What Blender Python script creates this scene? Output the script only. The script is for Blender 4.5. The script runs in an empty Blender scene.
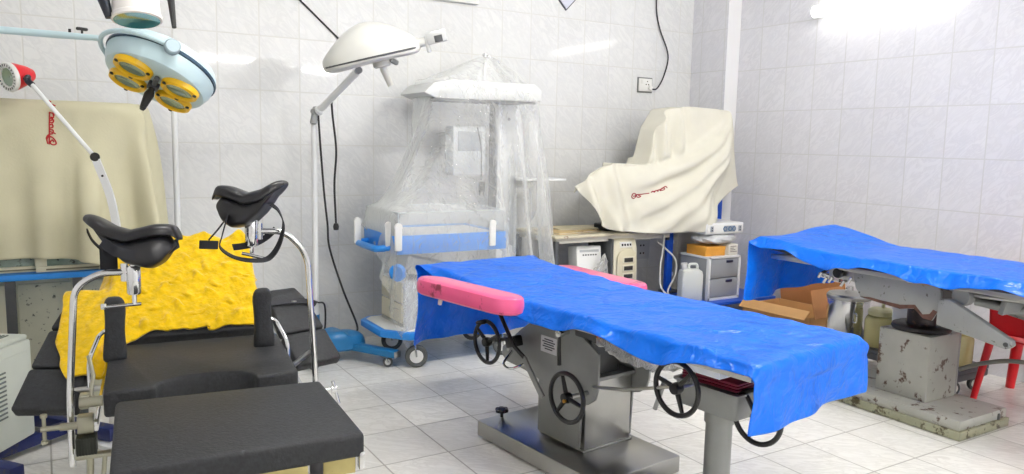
import bpy, bmesh, math, random
import numpy as np
from mathutils import Vector, Matrix, Euler
from mathutils.bvhtree import BVHTree
random.seed(7)
PI = math.pi
SC = bpy.context.scene
COL = SC.collection
V = Vector
RAD = math.radians

# ------------------------------------------------------------------ camera
F_PX, YAW, PITCH, ROLL = 768.48, 0.5473671, 0.1214384, 0.0212209
CAM_Z = 1.63
cp, sp = math.cos(PITCH), math.sin(PITCH)
FW = V((math.sin(YAW) * cp, math.cos(YAW) * cp, -sp))
R0 = V((math.cos(YAW), -math.sin(YAW), 0))
U0 = R0.cross(FW)
RX = math.cos(ROLL) * R0 + math.sin(ROLL) * U0
UY = -math.sin(ROLL) * R0 + math.cos(ROLL) * U0
cam = bpy.data.cameras.new('camera')
cam.sensor_width = 36.0
cam.lens = F_PX / 1024 * 36.0
cam.clip_start = 0.05
camo = bpy.data.objects.new('camera', cam)
COL.objects.link(camo)
m3 = Matrix((RX, UY, -FW)).transposed()
camo.matrix_world = Matrix.Translation((0, 0, CAM_Z)) @ m3.to_4x4()
SC.camera = camo
CAMP = V((0, 0, CAM_Z))


def ray(u, v):
    return FW + (u - 512) / F_PX * RX - (v - 237) / F_PX * UY


# ------------------------------------------------------------------ materials
def lin(c):
    return tuple((x / 255 / 12.92) if x <= 10 else ((x / 255 + 0.055) / 1.055) ** 2.4 for x in c)


MATS = {}


def mat(name, rgb, rough=0.5, metal=0.0, bump=0.0, bscale=60.0, var=0.0, vscale=8.0, spec=0.5,
        coat=0.0, sheen=0.0, dirt=None, dscale=6.0, damt=0.5, trans=0.0, emit=None, estr=0.0, bdetail=3.0):
    if name in MATS:
        return MATS[name]
    m = bpy.data.materials.new(name)
    m.use_nodes = True
    nt = m.node_tree
    b = nt.nodes['Principled BSDF']
    c = lin(rgb)
    b.inputs['Base Color'].default_value = (*c, 1)
    b.inputs['Roughness'].default_value = rough
    b.inputs['Metallic'].default_value = metal
    b.inputs['Specular IOR Level'].default_value = spec
    b.inputs['Coat Weight'].default_value = coat
    b.inputs['Coat Roughness'].default_value = 0.08
    b.inputs['Sheen Weight'].default_value = sheen
    b.inputs['Transmission Weight'].default_value = trans
    if emit:
        b.inputs['Emission Color'].default_value = (*lin(emit), 1)
        b.inputs['Emission Strength'].default_value = estr
    tc = nt.nodes.new('ShaderNodeTexCoord')
    col = None
    if var > 0:
        n = nt.nodes.new('ShaderNodeTexNoise')
        n.inputs['Scale'].default_value = vscale
        n.inputs['Detail'].default_value = 5
        nt.links.new(tc.outputs['Object'], n.inputs['Vector'])
        r = nt.nodes.new('ShaderNodeMapRange')
        r.inputs['From Min'].default_value = 0.3
        r.inputs['From Max'].default_value = 0.7
        r.inputs['To Min'].default_value = 1 - var
        r.inputs['To Max'].default_value = 1 + var
        nt.links.new(n.outputs['Fac'], r.inputs['Value'])
        mx = nt.nodes.new('ShaderNodeVectorMath')
        mx.operation = 'SCALE'
        mx.inputs[0].default_value = c
        nt.links.new(r.outputs['Result'], mx.inputs['Scale'])
        nt.links.new(mx.outputs['Vector'], b.inputs['Base Color'])
        col = mx.outputs['Vector']
    if dirt:
        n = nt.nodes.new('ShaderNodeTexNoise')
        n.inputs['Scale'].default_value = dscale
        n.inputs['Detail'].default_value = 8
        n.inputs['Roughness'].default_value = 0.65
        nt.links.new(tc.outputs['Object'], n.inputs['Vector'])
        r = nt.nodes.new('ShaderNodeMapRange')
        t = 0.62 - 0.2 * damt
        r.inputs['From Min'].default_value = t
        r.inputs['From Max'].default_value = t + 0.06
        nt.links.new(n.outputs['Fac'], r.inputs['Value'])
        mx = nt.nodes.new('ShaderNodeMix')
        mx.data_type = 'RGBA'
        mx.inputs[6].default_value = (*c, 1)
        mx.inputs[7].default_value = (*lin(dirt), 1)
        if col:
            nt.links.new(col, mx.inputs[6])
        nt.links.new(r.outputs['Result'], mx.inputs[0])
        nt.links.new(mx.outputs[2], b.inputs['Base Color'])
        if metal > 0.3:
            iv = nt.nodes.new('ShaderNodeMath')
            iv.operation = 'MULTIPLY_ADD'
            iv.inputs[1].default_value = -metal
            iv.inputs[2].default_value = metal
            nt.links.new(r.outputs['Result'], iv.inputs[0])
            nt.links.new(iv.outputs[0], b.inputs['Metallic'])
    if bump > 0:
        n = nt.nodes.new('ShaderNodeTexNoise')
        n.inputs['Scale'].default_value = bscale
        n.inputs['Detail'].default_value = bdetail
        nt.links.new(tc.outputs['Object'], n.inputs['Vector'])
        bp = nt.nodes.new('ShaderNodeBump')
        bp.inputs['Strength'].default_value = bump
        bp.inputs['Distance'].default_value = 0.01
        nt.links.new(n.outputs['Fac'], bp.inputs['Height'])
        nt.links.new(bp.outputs['Normal'], b.inputs['Normal'])
    MATS[name] = m
    return m


def N(nt, t, **kw):
    n = nt.nodes.new(t)
    for k, v in kw.items():
        setattr(n, k, v)
    return n


def math_node(nt, op, a, b=None, c=None):
    n = N(nt, 'ShaderNodeMath', operation=op)
    for i, x in enumerate((a, b, c)):
        if x is None:
            continue
        if isinstance(x, (int, float)):
            n.inputs[i].default_value = x
        else:
            nt.links.new(x, n.inputs[i])
    return n.outputs[0]


def tile_mat(name, ax, offs, size, rgb, grout, gw, rough, vein, veinamt, bumpd=0.25, tilevar=0.03, wob=0.0):
    """glazed tiles: ax = the two object axes that run across the surface"""
    m = bpy.data.materials.new(name)
    m.use_nodes = True
    nt = m.node_tree
    b = nt.nodes['Principled BSDF']
    b.inputs['Roughness'].default_value = rough
    tc = N(nt, 'ShaderNodeTexCoord')
    sx = N(nt, 'ShaderNodeSeparateXYZ')
    nt.links.new(tc.outputs['Object'], sx.inputs[0])
    lines = []
    cells = []
    for k in (0, 1):
        t = math_node(nt, 'SUBTRACT', sx.outputs[ax[k]], offs[k])
        t = math_node(nt, 'DIVIDE', t, size[k])
        cells.append(math_node(nt, 'FLOOR', t))
        f = math_node(nt, 'FRACT', t)
        f = math_node(nt, 'SUBTRACT', f, 0.5)
        f = math_node(nt, 'ABSOLUTE', f)
        f = math_node(nt, 'SUBTRACT', 0.5, f)
        f = math_node(nt, 'MULTIPLY', f, size[k])
        lines.append(f)
    d = math_node(nt, 'MINIMUM', lines[0], lines[1])
    mr = N(nt, 'ShaderNodeMapRange')
    mr.inputs['From Min'].default_value = gw * 0.5
    mr.inputs['From Max'].default_value = gw * 1.1
    nt.links.new(d, mr.inputs['Value'])
    face = mr.outputs['Result']
    cv = N(nt, 'ShaderNodeCombineXYZ')
    nt.links.new(cells[0], cv.inputs[0])
    nt.links.new(cells[1], cv.inputs[1])
    wn = N(nt, 'ShaderNodeTexWhiteNoise', noise_dimensions='3D')
    nt.links.new(cv.outputs[0], wn.inputs['Vector'])
    # marble veins, shifted tile by tile
    sh = N(nt, 'ShaderNodeVectorMath', operation='MULTIPLY_ADD')
    sh.inputs[1].default_value = (3, 3, 3)
    nt.links.new(wn.outputs['Color'], sh.inputs[0])
    nt.links.new(tc.outputs['Object'], sh.inputs[2])
    n1 = N(nt, 'ShaderNodeTexNoise')
    n1.inputs['Scale'].default_value = 7
    n1.inputs['Detail'].default_value = 7
    n1.inputs['Roughness'].default_value = 0.62
    n1.inputs['Distortion'].default_value = 1.1
    s3 = N(nt, 'ShaderNodeSeparateXYZ')
    nt.links.new(sh.outputs[0], s3.inputs[0])
    c3 = N(nt, 'ShaderNodeCombineXYZ')
    nt.links.new(math_node(nt, 'MULTIPLY', math_node(nt, 'SUBTRACT', s3.outputs[ax[0]], s3.outputs[ax[1]]), .55), c3.inputs[0])
    nt.links.new(math_node(nt, 'MULTIPLY', math_node(nt, 'ADD', s3.outputs[ax[0]], s3.outputs[ax[1]]), 1.6), c3.inputs[1])
    nt.links.new(c3.outputs[0], n1.inputs['Vector'])
    a = math_node(nt, 'SUBTRACT', n1.outputs['Fac'], 0.5)
    a = math_node(nt, 'ABSOLUTE', a)
    vr = N(nt, 'ShaderNodeMapRange')
    vr.inputs['From Min'].default_value = 0.0
    vr.inputs['From Max'].default_value = 0.09
    vr.inputs['To Min'].default_value = veinamt
    vr.inputs['To Max'].default_value = 0.0
    nt.links.new(a, vr.inputs['Value'])
    n2 = N(nt, 'ShaderNodeTexNoise')
    n2.inputs['Scale'].default_value = 3
    nt.links.new(sh.outputs[0], n2.inputs['Vector'])
    vv = math_node(nt, 'MULTIPLY', vr.outputs['Result'], math_node(nt, 'MULTIPLY', n2.outputs['Fac'], 1.7))
    c1 = N(nt, 'ShaderNodeMix', data_type='RGBA')
    c1.inputs[6].default_value = (*lin(rgb), 1)
    c1.inputs[7].default_value = (*lin(vein), 1)
    nt.links.new(vv, c1.inputs[0])
    tv = math_node(nt, 'MULTIPLY_ADD', wn.outputs['Value'], tilevar * 2, 1 - tilevar)
    sc = N(nt, 'ShaderNodeVectorMath', operation='SCALE')
    nt.links.new(c1.outputs[2], sc.inputs[0])
    nt.links.new(tv, sc.inputs['Scale'])
    c2 = N(nt, 'ShaderNodeMix', data_type='RGBA')
    c2.inputs[6].default_value = (*lin(grout), 1)
    nt.links.new(face, c2.inputs[0])
    nt.links.new(sc.outputs[0], c2.inputs[7])
    nt.links.new(c2.outputs[2], b.inputs['Base Color'])
    rr = math_node(nt, 'MULTIPLY_ADD', face, rough - 0.7, 0.7)
    nt.links.new(rr, b.inputs['Roughness'])
    # joint + slight glaze waviness
    nw = N(nt, 'ShaderNodeTexNoise')
    nw.inputs['Scale'].default_value = 5
    nw.inputs['Detail'].default_value = 1
    nt.links.new(tc.outputs['Object'], nw.inputs['Vector'])
    hh = math_node(nt, 'MULTIPLY_ADD', nw.outputs['Fac'], wob, face)
    bp = N(nt, 'ShaderNodeBump')
    bp.inputs['Strength'].default_value = bumpd
    bp.inputs['Distance'].default_value = 0.003
    nt.links.new(hh, bp.inputs['Height'])
    nt.links.new(bp.outputs['Normal'], b.inputs['Normal'])
    return m


def film_mat(name, rgb, clear, rough=0.18, bscale=25.0, bump=0.6):
    """clear polythene film: mostly see-through, milky where it is crumpled"""
    m = bpy.data.materials.new(name)
    m.use_nodes = True
    nt = m.node_tree
    b = nt.nodes['Principled BSDF']
    b.inputs['Base Color'].default_value = (*lin(rgb), 1)
    b.inputs['Roughness'].default_value = rough
    b.inputs['Specular IOR Level'].default_value = 0.9
    out = nt.nodes['Material Output']
    tr = N(nt, 'ShaderNodeBsdfTransparent')
    mx = N(nt, 'ShaderNodeMixShader')
    tc = N(nt, 'ShaderNodeTexCoord')
    n = N(nt, 'ShaderNodeTexNoise')
    n.inputs['Scale'].default_value = bscale
    n.inputs['Detail'].default_value = 4
    n.inputs['Distortion'].default_value = 1.5
    nt.links.new(tc.outputs['Object'], n.inputs['Vector'])
    bp = N(nt, 'ShaderNodeBump')
    bp.inputs['Strength'].default_value = bump
    bp.inputs['Distance'].default_value = 0.012
    nt.links.new(n.outputs['Fac'], bp.inputs['Height'])
    nt.links.new(bp.outputs['Normal'], b.inputs['Normal'])
    lw = N(nt, 'ShaderNodeLayerWeight')
    lw.inputs['Blend'].default_value = 0.35
    nt.links.new(bp.outputs['Normal'], lw.inputs['Normal'])
    f = math_node(nt, 'MULTIPLY_ADD', lw.outputs['Facing'], 0.75, 1 - clear)
    f = math_node(nt, 'MINIMUM', f, 0.85)
    nt.links.new(f, mx.inputs[0])
    nt.links.new(tr.outputs[0], mx.inputs[1])
    nt.links.new(b.outputs[0], mx.inputs[2])
    nt.links.new(mx.outputs[0], out.inputs['Surface'])
    return m


def crinkle_mat(name, rgb, rough, spec=.4, var=.08):
    """thin crinkled polythene: faceted creases of two sizes"""
    m = mat(name, rgb, rough, spec=spec, var=var, vscale=7)
    nt = m.node_tree
    b = nt.nodes['Principled BSDF']
    tc = N(nt, 'ShaderNodeTexCoord')
    nz = N(nt, 'ShaderNodeTexNoise')
    nz.inputs['Scale'].default_value = 4
    nz.inputs['Detail'].default_value = 3
    nt.links.new(tc.outputs['Object'], nz.inputs['Vector'])
    ad = N(nt, 'ShaderNodeVectorMath', operation='MULTIPLY_ADD')
    ad.inputs[1].default_value = (.35, .35, .35)
    nt.links.new(nz.outputs['Color'], ad.inputs[0])
    nt.links.new(tc.outputs['Object'], ad.inputs[2])
    h = None
    for sc_, w in ((7, 1.0), (17, .45), (38, .18)):
        v = N(nt, 'ShaderNodeTexVoronoi', feature='F1')
        v.inputs['Scale'].default_value = sc_
        nt.links.new(ad.outputs[0], v.inputs['Vector'])
        x = math_node(nt, 'MULTIPLY', v.outputs['Distance'], w)
        h = x if h is None else math_node(nt, 'ADD', h, x)
    bp = N(nt, 'ShaderNodeBump')
    bp.inputs['Strength'].default_value = .65
    bp.inputs['Distance'].default_value = .022
    nt.links.new(h, bp.inputs['Height'])
    nt.links.new(bp.outputs['Normal'], b.inputs['Normal'])
    tl = N(nt, 'ShaderNodeBsdfTranslucent')
    tl.inputs['Color'].default_value = (*lin(rgb), 1)
    mx = N(nt, 'ShaderNodeMixShader')
    mx.inputs[0].default_value = .3
    nt.links.new(b.outputs[0], mx.inputs[1])
    nt.links.new(tl.outputs[0], mx.inputs[2])
    nt.links.new(mx.outputs[0], nt.nodes['Material Output'].inputs['Surface'])
    return m


# ------------------------------------------------------------------ mesh builder
def catmull(pts, k=6, closed=False):
    P = [V(p) for p in pts]
    n = len(P)
    if n < 3 or k < 2:
        return P
    out = []
    rng = n if closed else n - 1
    for i in range(rng):
        if closed:
            a, b, c, d = P[(i - 1) % n], P[i], P[(i + 1) % n], P[(i + 2) % n]
        else:
            b, c = P[i], P[i + 1]
            a = P[i - 1] if i > 0 else b * 2 - c
            d = P[i + 2] if i + 2 < n else c * 2 - b
        for j in range(k):
            t = j / k
            out.append(0.5 * ((2 * b) + (c - a) * t + (2 * a - 5 * b + 4 * c - d) * t * t
                              + (3 * b - a - 3 * c + d) * t ** 3))
    if not closed:
        out.append(P[-1])
    return out


def fillet(pts, r, k=5):
    """polyline with rounded corners (bent steel tube)"""
    P = [V(p) for p in pts]
    out = [P[0]]
    for i in range(1, len(P) - 1):
        a = (P[i - 1] - P[i])
        b = (P[i + 1] - P[i])
        ra = min(r, a.length * 0.45, b.length * 0.45)
        p0 = P[i] + a.normalized() * ra
        p1 = P[i] + b.normalized() * ra
        for j in range(k + 1):
            t = j / k
            out.append((1 - t) ** 2 * p0 + 2 * t * (1 - t) * P[i] + t * t * p1)
    out.append(P[-1])
    return out


def axis_frame(ax):
    z = V(ax).normalized()
    x = V((1, 0, 0)) if abs(z.x) < 0.9 else V((0, 1, 0))
    y = z.cross(x).normalized()
    x = y.cross(z)
    return Matrix((x, y, z)).transposed()


class M:
    def __init__(self):
        self.bm = bmesh.new()

    def _merge(self, b2, mtx=None):
        if mtx is not None:
            b2.transform(mtx)
        me = bpy.data.meshes.new('tmp')
        b2.to_mesh(me)
        b2.free()
        self.bm.from_mesh(me)
        bpy.data.meshes.remove(me)
        return self

    def box(self, c, s, rot=None, bev=0.0, seg=2, mtx=None):
        b = bmesh.new()
        bmesh.ops.create_cube(b, size=1)
        bmesh.ops.scale(b, vec=s, verts=b.verts)
        if bev > 0:
            bmesh.ops.bevel(b, geom=b.edges[:], offset=min(bev, min(s) * 0.49), segments=seg, affect='EDGES', profile=0.5)
        t = Matrix.Translation(c)
        if rot is not None:
            t = t @ (Euler(rot).to_matrix().to_4x4() if not isinstance(rot, Matrix) else rot.to_4x4())
        if mtx is not None:
            t = mtx @ t
        return self._merge(b, t)

    def bb(self, x0, x1, y0, y1, z0, z1, bev=0.0, seg=2):
        return self.box(((x0 + x1) / 2, (y0 + y1) / 2, (z0 + z1) / 2), (abs(x1 - x0), abs(y1 - y0), abs(z1 - z0)), None, bev, seg)

    def tube(self, pts, r, n=10, closed=False, caps=True):
        P = [V(p) for p in pts]
        m = len(P)
        rs = r if isinstance(r, (list, tuple)) else [r] * m
        b = bmesh.new()
        rings = []
        up = None
        for i in range(m):
            if closed:
                t = P[(i + 1) % m] - P[i - 1]
            else:
                t = P[min(i + 1, m - 1)] - P[max(i - 1, 0)]
            t.normalize()
            if up is None:
                up = V((0, 0, 1)) if abs(t.z) < 0.9 else V((1, 0, 0))
            x = t.cross(up)
            if x.length < 1e-5:
                x = t.cross(V((0, 1, 0)))
            x.normalize()
            y = x.cross(t).normalized()
            up = y
            rings.append([b.verts.new(P[i] + rs[i] * (math.cos(a) * x + math.sin(a) * y))
                          for a in [2 * PI * j / n for j in range(n)]])
        k = m if closed else m - 1
        for i in range(k):
            A, B = rings[i], rings[(i + 1) % m]
            for j in range(n):
                b.faces.new((A[j], A[(j + 1) % n], B[(j + 1) % n], B[j]))
        if caps and not closed:
            b.faces.new(rings[0][::-1])
            b.faces.new(rings[-1])
        bmesh.ops.recalc_face_normals(b, faces=b.faces[:])
        return self._merge(b)

    def cyl(self, p0, p1, r0, r1=None, n=20):
        return self.tube([p0, p1], [r0, r0 if r1 is None else r1], n)

    def lathe(self, prof, o=(0, 0, 0), ax=(0, 0, 1), n=32, a0=0.0, a1=2 * PI):
        b = bmesh.new()
        R = axis_frame(ax).to_4x4()
        full = abs(a1 - a0 - 2 * PI) < 1e-6
        k = n if full else n + 1
        rings = []
        for r, z in prof:
            if r < 1e-6:
                rings.append([b.verts.new((0, 0, z))])
            else:
                rings.append([b.verts.new((r * math.cos(a0 + (a1 - a0) * j / n), r * math.sin(a0 + (a1 - a0) * j / n), z)) for j in range(k)])
        for i in range(len(rings) - 1):
            A, B = rings[i], rings[i + 1]
            for j in range(n):
                j2 = (j + 1) % k if full else j + 1
                if len(A) == 1 and len(B) == 1:
                    continue
                if len(A) == 1:
                    b.faces.new((A[0], B[j2], B[j]))
                elif len(B) == 1:
                    b.faces.new((A[j], A[j2], B[0]))
                else:
                    b.faces.new((A[j], A[j2], B[j2], B[j]))
        bmesh.ops.recalc_face_normals(b, faces=b.faces[:])
        return self._merge(b, Matrix.Translation(o) @ R)

    def prism(self, poly, o, ex, ey, depth, bev=0.0):
        """polygon in the plane (o, ex, ey), thickened by depth along ex x ey"""
        ex, ey = V(ex).normalized(), V(ey).normalized()
        nz = ex.cross(ey)
        b = bmesh.new()
        vs = [b.verts.new(V(o) + ex * p[0] + ey * p[1]) for p in poly]
        f = b.faces.new(vs)
        r = bmesh.ops.extrude_face_region(b, geom=[f])
        bmesh.ops.translate(b, vec=nz * depth, verts=[g for g in r['geom'] if isinstance(g, bmesh.types.BMVert)])
        bmesh.ops.recalc_face_normals(b, faces=b.faces[:])
        if bev > 0:
            bmesh.ops.bevel(b, geom=b.edges[:], offset=bev, segments=2, affect='EDGES', profile=0.5)
        return self._merge(b)

    def torus(self, c, ax, R, r, n=36, k=10):
        F = axis_frame(ax)
        pts = [V(c) + F @ V((R * math.cos(2 * PI * i / n), R * math.sin(2 * PI * i / n), 0)) for i in range(n)]
        return self.tube(pts, r, k, closed=True)

    def grid(self, P, thick=0.0):
        nu, nv = len(P), len(P[0])
        b = bmesh.new()
        vs = [[b.verts.new(P[i][j]) for j in range(nv)] for i in range(nu)]
        for i in range(nu - 1):
            for j in range(nv - 1):
                b.faces.new((vs[i][j], vs[i + 1][j], vs[i + 1][j + 1], vs[i][j + 1]))
        bmesh.ops.recalc_face_normals(b, faces=b.faces[:])
        return self._merge(b)

    def ribbon(self, pts, width, thick, wdir):
        """flat strap along pts; wdir = direction of its width (one vector or one per point)"""
        P = [V(p) for p in pts]
        b = bmesh.new()
        rings = []
        for i, p in enumerate(P):
            t = (P[min(i + 1, len(P) - 1)] - P[max(i - 1, 0)]).normalized()
            w = V(wdir[i] if isinstance(wdir, list) else wdir)
            w = (w - t * w.dot(t)).normalized()
            nn = t.cross(w)
            rings.append([b.verts.new(p + w * (sx * width / 2) + nn * (sy * thick / 2)) for sx, sy in ((-1, -1), (1, -1), (1, 1), (-1, 1))])
        for i in range(len(P) - 1):
            for j in range(4):
                b.faces.new((rings[i][j], rings[i][(j + 1) % 4], rings[i + 1][(j + 1) % 4], rings[i + 1][j]))
        b.faces.new(rings[0][::-1])
        b.faces.new(rings[-1])
        bmesh.ops.recalc_face_normals(b, faces=b.faces[:])
        return self._merge(b)

    def loft(self, rings, caps=True):
        """closed rings of equal count"""
        b = bmesh.new()
        rs = [[b.verts.new(p) for p in r] for r in rings]
        n = len(rs[0])
        for i in range(len(rs) - 1):
            for j in range(n):
                b.faces.new((rs[i][j], rs[i][(j + 1) % n], rs[i + 1][(j + 1) % n], rs[i + 1][j]))
        if caps:
            b.faces.new(rs[0][::-1])
            b.faces.new(rs[-1])
        bmesh.ops.recalc_face_normals(b, faces=b.faces[:])
        return self._merge(b)

    def xf(self, mtx):
        self.bm.transform(mtx)
        return self

    def build(self, name, m, parent=None, world=False, smooth=35, label=None, solid=0.0, sub=0, solid_off=0.0):
        if parent is not None and world:
            self.bm.transform(wm(parent).inverted())
        me = bpy.data.meshes.new(name)
        self.bm.to_mesh(me)
        self.bm.free()
        if smooth:
            me.shade_smooth()
            me.set_sharp_from_angle(angle=RAD(smooth))
        if m is not None:
            me.materials.append(m)
        o = bpy.data.objects.new(name, me)
        COL.objects.link(o)
        if parent is not None:
            o.parent = parent
        if label:
            o['label'] = label
        if sub:
            md = o.modifiers.new('sub', 'SUBSURF')
            md.levels = md.render_levels = sub
        if solid:
            md = o.modifiers.new('solid', 'SOLIDIFY')
            md.thickness = solid
            md.offset = solid_off
        return o


def wm(o):
    m = o.matrix_basis.copy()
    if o.parent is not None:
        m = wm(o.parent) @ m
    return m


def tag(o, label, cat, group=None, kind=None):
    if label:
        o['label'] = label
    if cat:
        o['category'] = cat
    if group:
        o['group'] = group
    if kind:
        o['kind'] = kind
    return o


def thing(name, label, cat, loc=(0, 0, 0), rz=0.0, group=None):
    o = bpy.data.objects.new(name, None)
    o.empty_display_size = 0.1
    COL.objects.link(o)
    o.location = loc
    o.rotation_euler = (0, 0, rz)
    return tag(o, label, cat, group)


def copy_tree(o, parent=None):
    c = o.copy()
    COL.objects.link(c)
    if parent is not None:
        c.parent = parent
    for ch in list(o.children):
        copy_tree(ch, c)
    return c


# ------------------------------------------------------------------ cloth (position based dynamics)
def obox(c, s, R=None):
    """oriented box collider: centre, full size, 3x3 rotation"""
    Rn = np.array(R if R is not None else Matrix.Identity(3), dtype=float)
    return ('box', np.array(c, float), np.array(s, float) / 2, Rn)


def capsule(a, b, r):
    return ('cap', np.array(a, float), np.array(b, float), float(r))


def collide(P, Q, cols, floor, margin, fric):
    for c in cols:
        if c[0] == 'box':
            _, ce, h, R = c
            l = (P - ce) @ R
            d = (h + margin) - np.abs(l)
            ins = (d > 0).all(axis=-1)
            if not ins.any():
                continue
            li, di = l[ins], d[ins]
            k = di.argmin(axis=1)
            idx = np.arange(len(k))
            sg = np.where(li[idx, k] >= 0, 1.0, -1.0)
            li[idx, k] = sg * (h[k] + margin)
            np_ = li @ R.T + ce
            P[ins] = np_
            P[ins] = P[ins] + (Q[ins] - P[ins]) * fric
        else:
            _, a, b, r = c
            ab = b - a
            t = np.clip(((P - a) @ ab) / (ab @ ab), 0, 1)
            cl = a + t[..., None] * ab
            v = P - cl
            dd = np.linalg.norm(v, axis=-1)
            ins = dd < r + margin
            if not ins.any():
                continue
            P[ins] = cl[ins] + v[ins] / np.maximum(dd[ins], 1e-6)[:, None] * (r + margin)
            P[ins] = P[ins] + (Q[ins] - P[ins]) * fric
    if floor is not None:
        lo = P[..., 2] < floor + margin
        P[lo, 2] = floor + margin
        P[lo] = P[lo] + (Q[lo] - P[lo]) * fric


def cloth(P, cols, pins=None, steps=120, iters=10, floor=None, margin=0.006, fric=0.7, bend=0.3, shear=0.6,
          dt=1 / 60, damp=0.985, seed=1, jitter=0.002, rest=None, g=9.8):
    P = np.array(P, dtype=float)
    rng = np.random.default_rng(seed)
    n, m, _ = P.shape
    Rst = P.copy() if rest is None else np.array(rest, float)
    W = np.ones((n, m))
    if pins is not None:
        W[pins] = 0.0
    Pp = P.copy()
    P = P + rng.normal(0, jitter, P.shape) * (W[..., None] > 0)
    Q = P.copy()
    cons = []

    def add(sa, sb, k):
        ra = Rst[sa] - Rst[sb]
        L = np.linalg.norm(ra, axis=-1)
        wa, wb = W[sa], W[sb]
        ws = wa + wb
        ws[ws == 0] = 1
        cons.append((sa, sb, L, (wa / ws * k)[..., None], (wb / ws * k)[..., None]))

    s_ = slice
    for par in (0, 1):
        na = np.arange(par, n - 1, 2)
        ma = np.arange(par, m - 1, 2)
        add(np.ix_(na, np.arange(m)), np.ix_(na + 1, np.arange(m)), 1.0)
        add(np.ix_(np.arange(n), ma), np.ix_(np.arange(n), ma + 1), 1.0)
        j = np.arange(m - 1)
        add(np.ix_(na, j), np.ix_(na + 1, j + 1), shear)
        add(np.ix_(na, j + 1), np.ix_(na + 1, j), shear)
    for par in (0, 1):
        na = np.array([i for i in range(n - 2) if (i // 2) % 2 == par])
        ma = np.array([i for i in range(m - 2) if (i // 2) % 2 == par])
        if bend > 0:
            add(np.ix_(na, np.arange(m)), np.ix_(na + 2, np.arange(m)), bend)
            add(np.ix_(np.arange(n), ma), np.ix_(np.arange(n), ma + 2), bend)
    for st in range(steps):
        Vv = (P - Q) * damp
        Q = P.copy()
        mv = np.linalg.norm(Vv, axis=-1, keepdims=True)
        Vv = Vv * np.minimum(1, 0.03 / np.maximum(mv, 1e-9))
        P = P + Vv
        P[..., 2] -= g * dt * dt
        if pins is not None:
            P[pins] = Pp[pins]
        for it in range(iters):
            for sa, sb, L, ka, kb in cons:
                a, b = P[sa], P[sb]
                dv = a - b
                ln = np.sqrt((dv * dv).sum(-1))
                dv *= ((ln - L) / np.maximum(ln, 1e-9))[..., None]
                P[sa] = a - dv * ka
                P[sb] = b + dv * kb
            if it % 3 == 2 or it == iters - 1:
                collide(P, Q, cols, floor, margin, fric)
                if pins is not None:
                    P[pins] = Pp[pins]
    return P


def path_pts(poly, n):
    """n points evenly spaced on a polyline"""
    P = np.array(poly, float)
    s = np.concatenate([[0], np.cumsum(np.linalg.norm(P[1:] - P[:-1], axis=1))])
    t = np.linspace(0, s[-1], n)
    return np.stack([np.interp(t, s, P[:, k]) for k in range(P.shape[1])], 1), s[-1]


def cloth_obj(name, P, m, parent=None, world=False, thick=0.003, sub=1):
    b = M().grid([[tuple(p) for p in r] for r in P])
    return b.build(name, m, parent, world, smooth=180, solid=thick, sub=sub)


def strokes(P, lines, r, m, name, parent, off=.004):
    """brush strokes laid on a cloth: each line is traced on the cloth as seen from the front"""
    n_, m__ = len(P), len(P[0])
    vs = [V(tuple(p)) for row in P for p in row]
    fs = [(i * m__ + j, (i + 1) * m__ + j, (i + 1) * m__ + j + 1, i * m__ + j + 1) for i in range(n_ - 1) for j in range(m__ - 1)]
    bv = BVHTree.FromPolygons(vs, fs)
    mm = M()
    for ln in lines:
        pts = []
        for q in catmull([V((a, b, 0)) for a, b in ln], 4):
            d_ = ray(q.x, q.y).normalized()
            h = bv.ray_cast(CAMP, d_)
            if h[0] is not None:
                pts.append(h[0] - d_ * off)
        if len(pts) > 1:
            mm.tube(pts, r, 6)
    return mm.build(name, m, parent, True)
# ================================================================== materials
wall_back_m = tile_mat('glazed_wall_tile', (0, 2), (1.11, 1.584), (0.2985, 0.4), (222, 223, 222), (206, 206, 202), 0.006, 0.035, (190, 192, 194), 0.3, 0.25, 0.02, 0.006)
wall_right_m = tile_mat('glazed_wall_tile_side', (1, 2), (5.227, 1.584), (0.308, 0.4), (222, 222, 226), (202, 202, 202), 0.006, 0.035, (190, 190, 196), 0.3, 0.25, 0.02, 0.006)
floor_m = tile_mat('floor_tile', (0, 1), (1.765, 2.237), (0.36, 0.42), (238, 237, 231), (168, 166, 158), 0.006, 0.22, (206, 204, 196), 0.45, 0.25, 0.03, 0.1)
plaster_m = mat('white_plaster', (236, 236, 238), 0.6, bump=0.05, bscale=40)
white_m = mat('white_enamel', (232, 234, 234), 0.3, var=0.03, vscale=5)
whiteplastic_m = mat('white_plastic', (230, 230, 226), 0.38)
cream_m = mat('cream_enamel', (216, 212, 190), 0.4, var=0.06, vscale=6, dirt=(120, 112, 88), dscale=14, damt=0.2)
creamplastic_m = mat('cream_plastic', (222, 216, 192), 0.42, var=0.04)
black_m = mat('black_rubber', (22, 23, 24), 0.55)
blackgloss_m = mat('black_bakelite', (18, 18, 20), 0.28)
cable_m = mat('cable_black', (34, 34, 36), 0.5)
cablew_m = mat('cable_white', (215, 214, 206), 0.5)
steel_m = mat('brushed_steel', (176, 176, 172), 0.3, 1.0, bump=0.03, bscale=200, var=0.08, vscale=4)
chrome_m = mat('chrome', (215, 216, 216), 0.12, 1.0)
grey_m = mat('grey_hammered_paint', (146, 148, 146), 0.38, 0.45, bump=0.05, bscale=140, var=0.06)
dgrey_m = mat('dark_grey', (70, 72, 74), 0.5)
blue_m = mat('blue_paint', (20, 84, 200), 0.35, var=0.06)
cyan_m = mat('sky_blue_plastic', (42, 142, 230), 0.32)
teal_m = mat('teal_blue_enamel', (38, 122, 178), 0.3, var=0.05)
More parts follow.
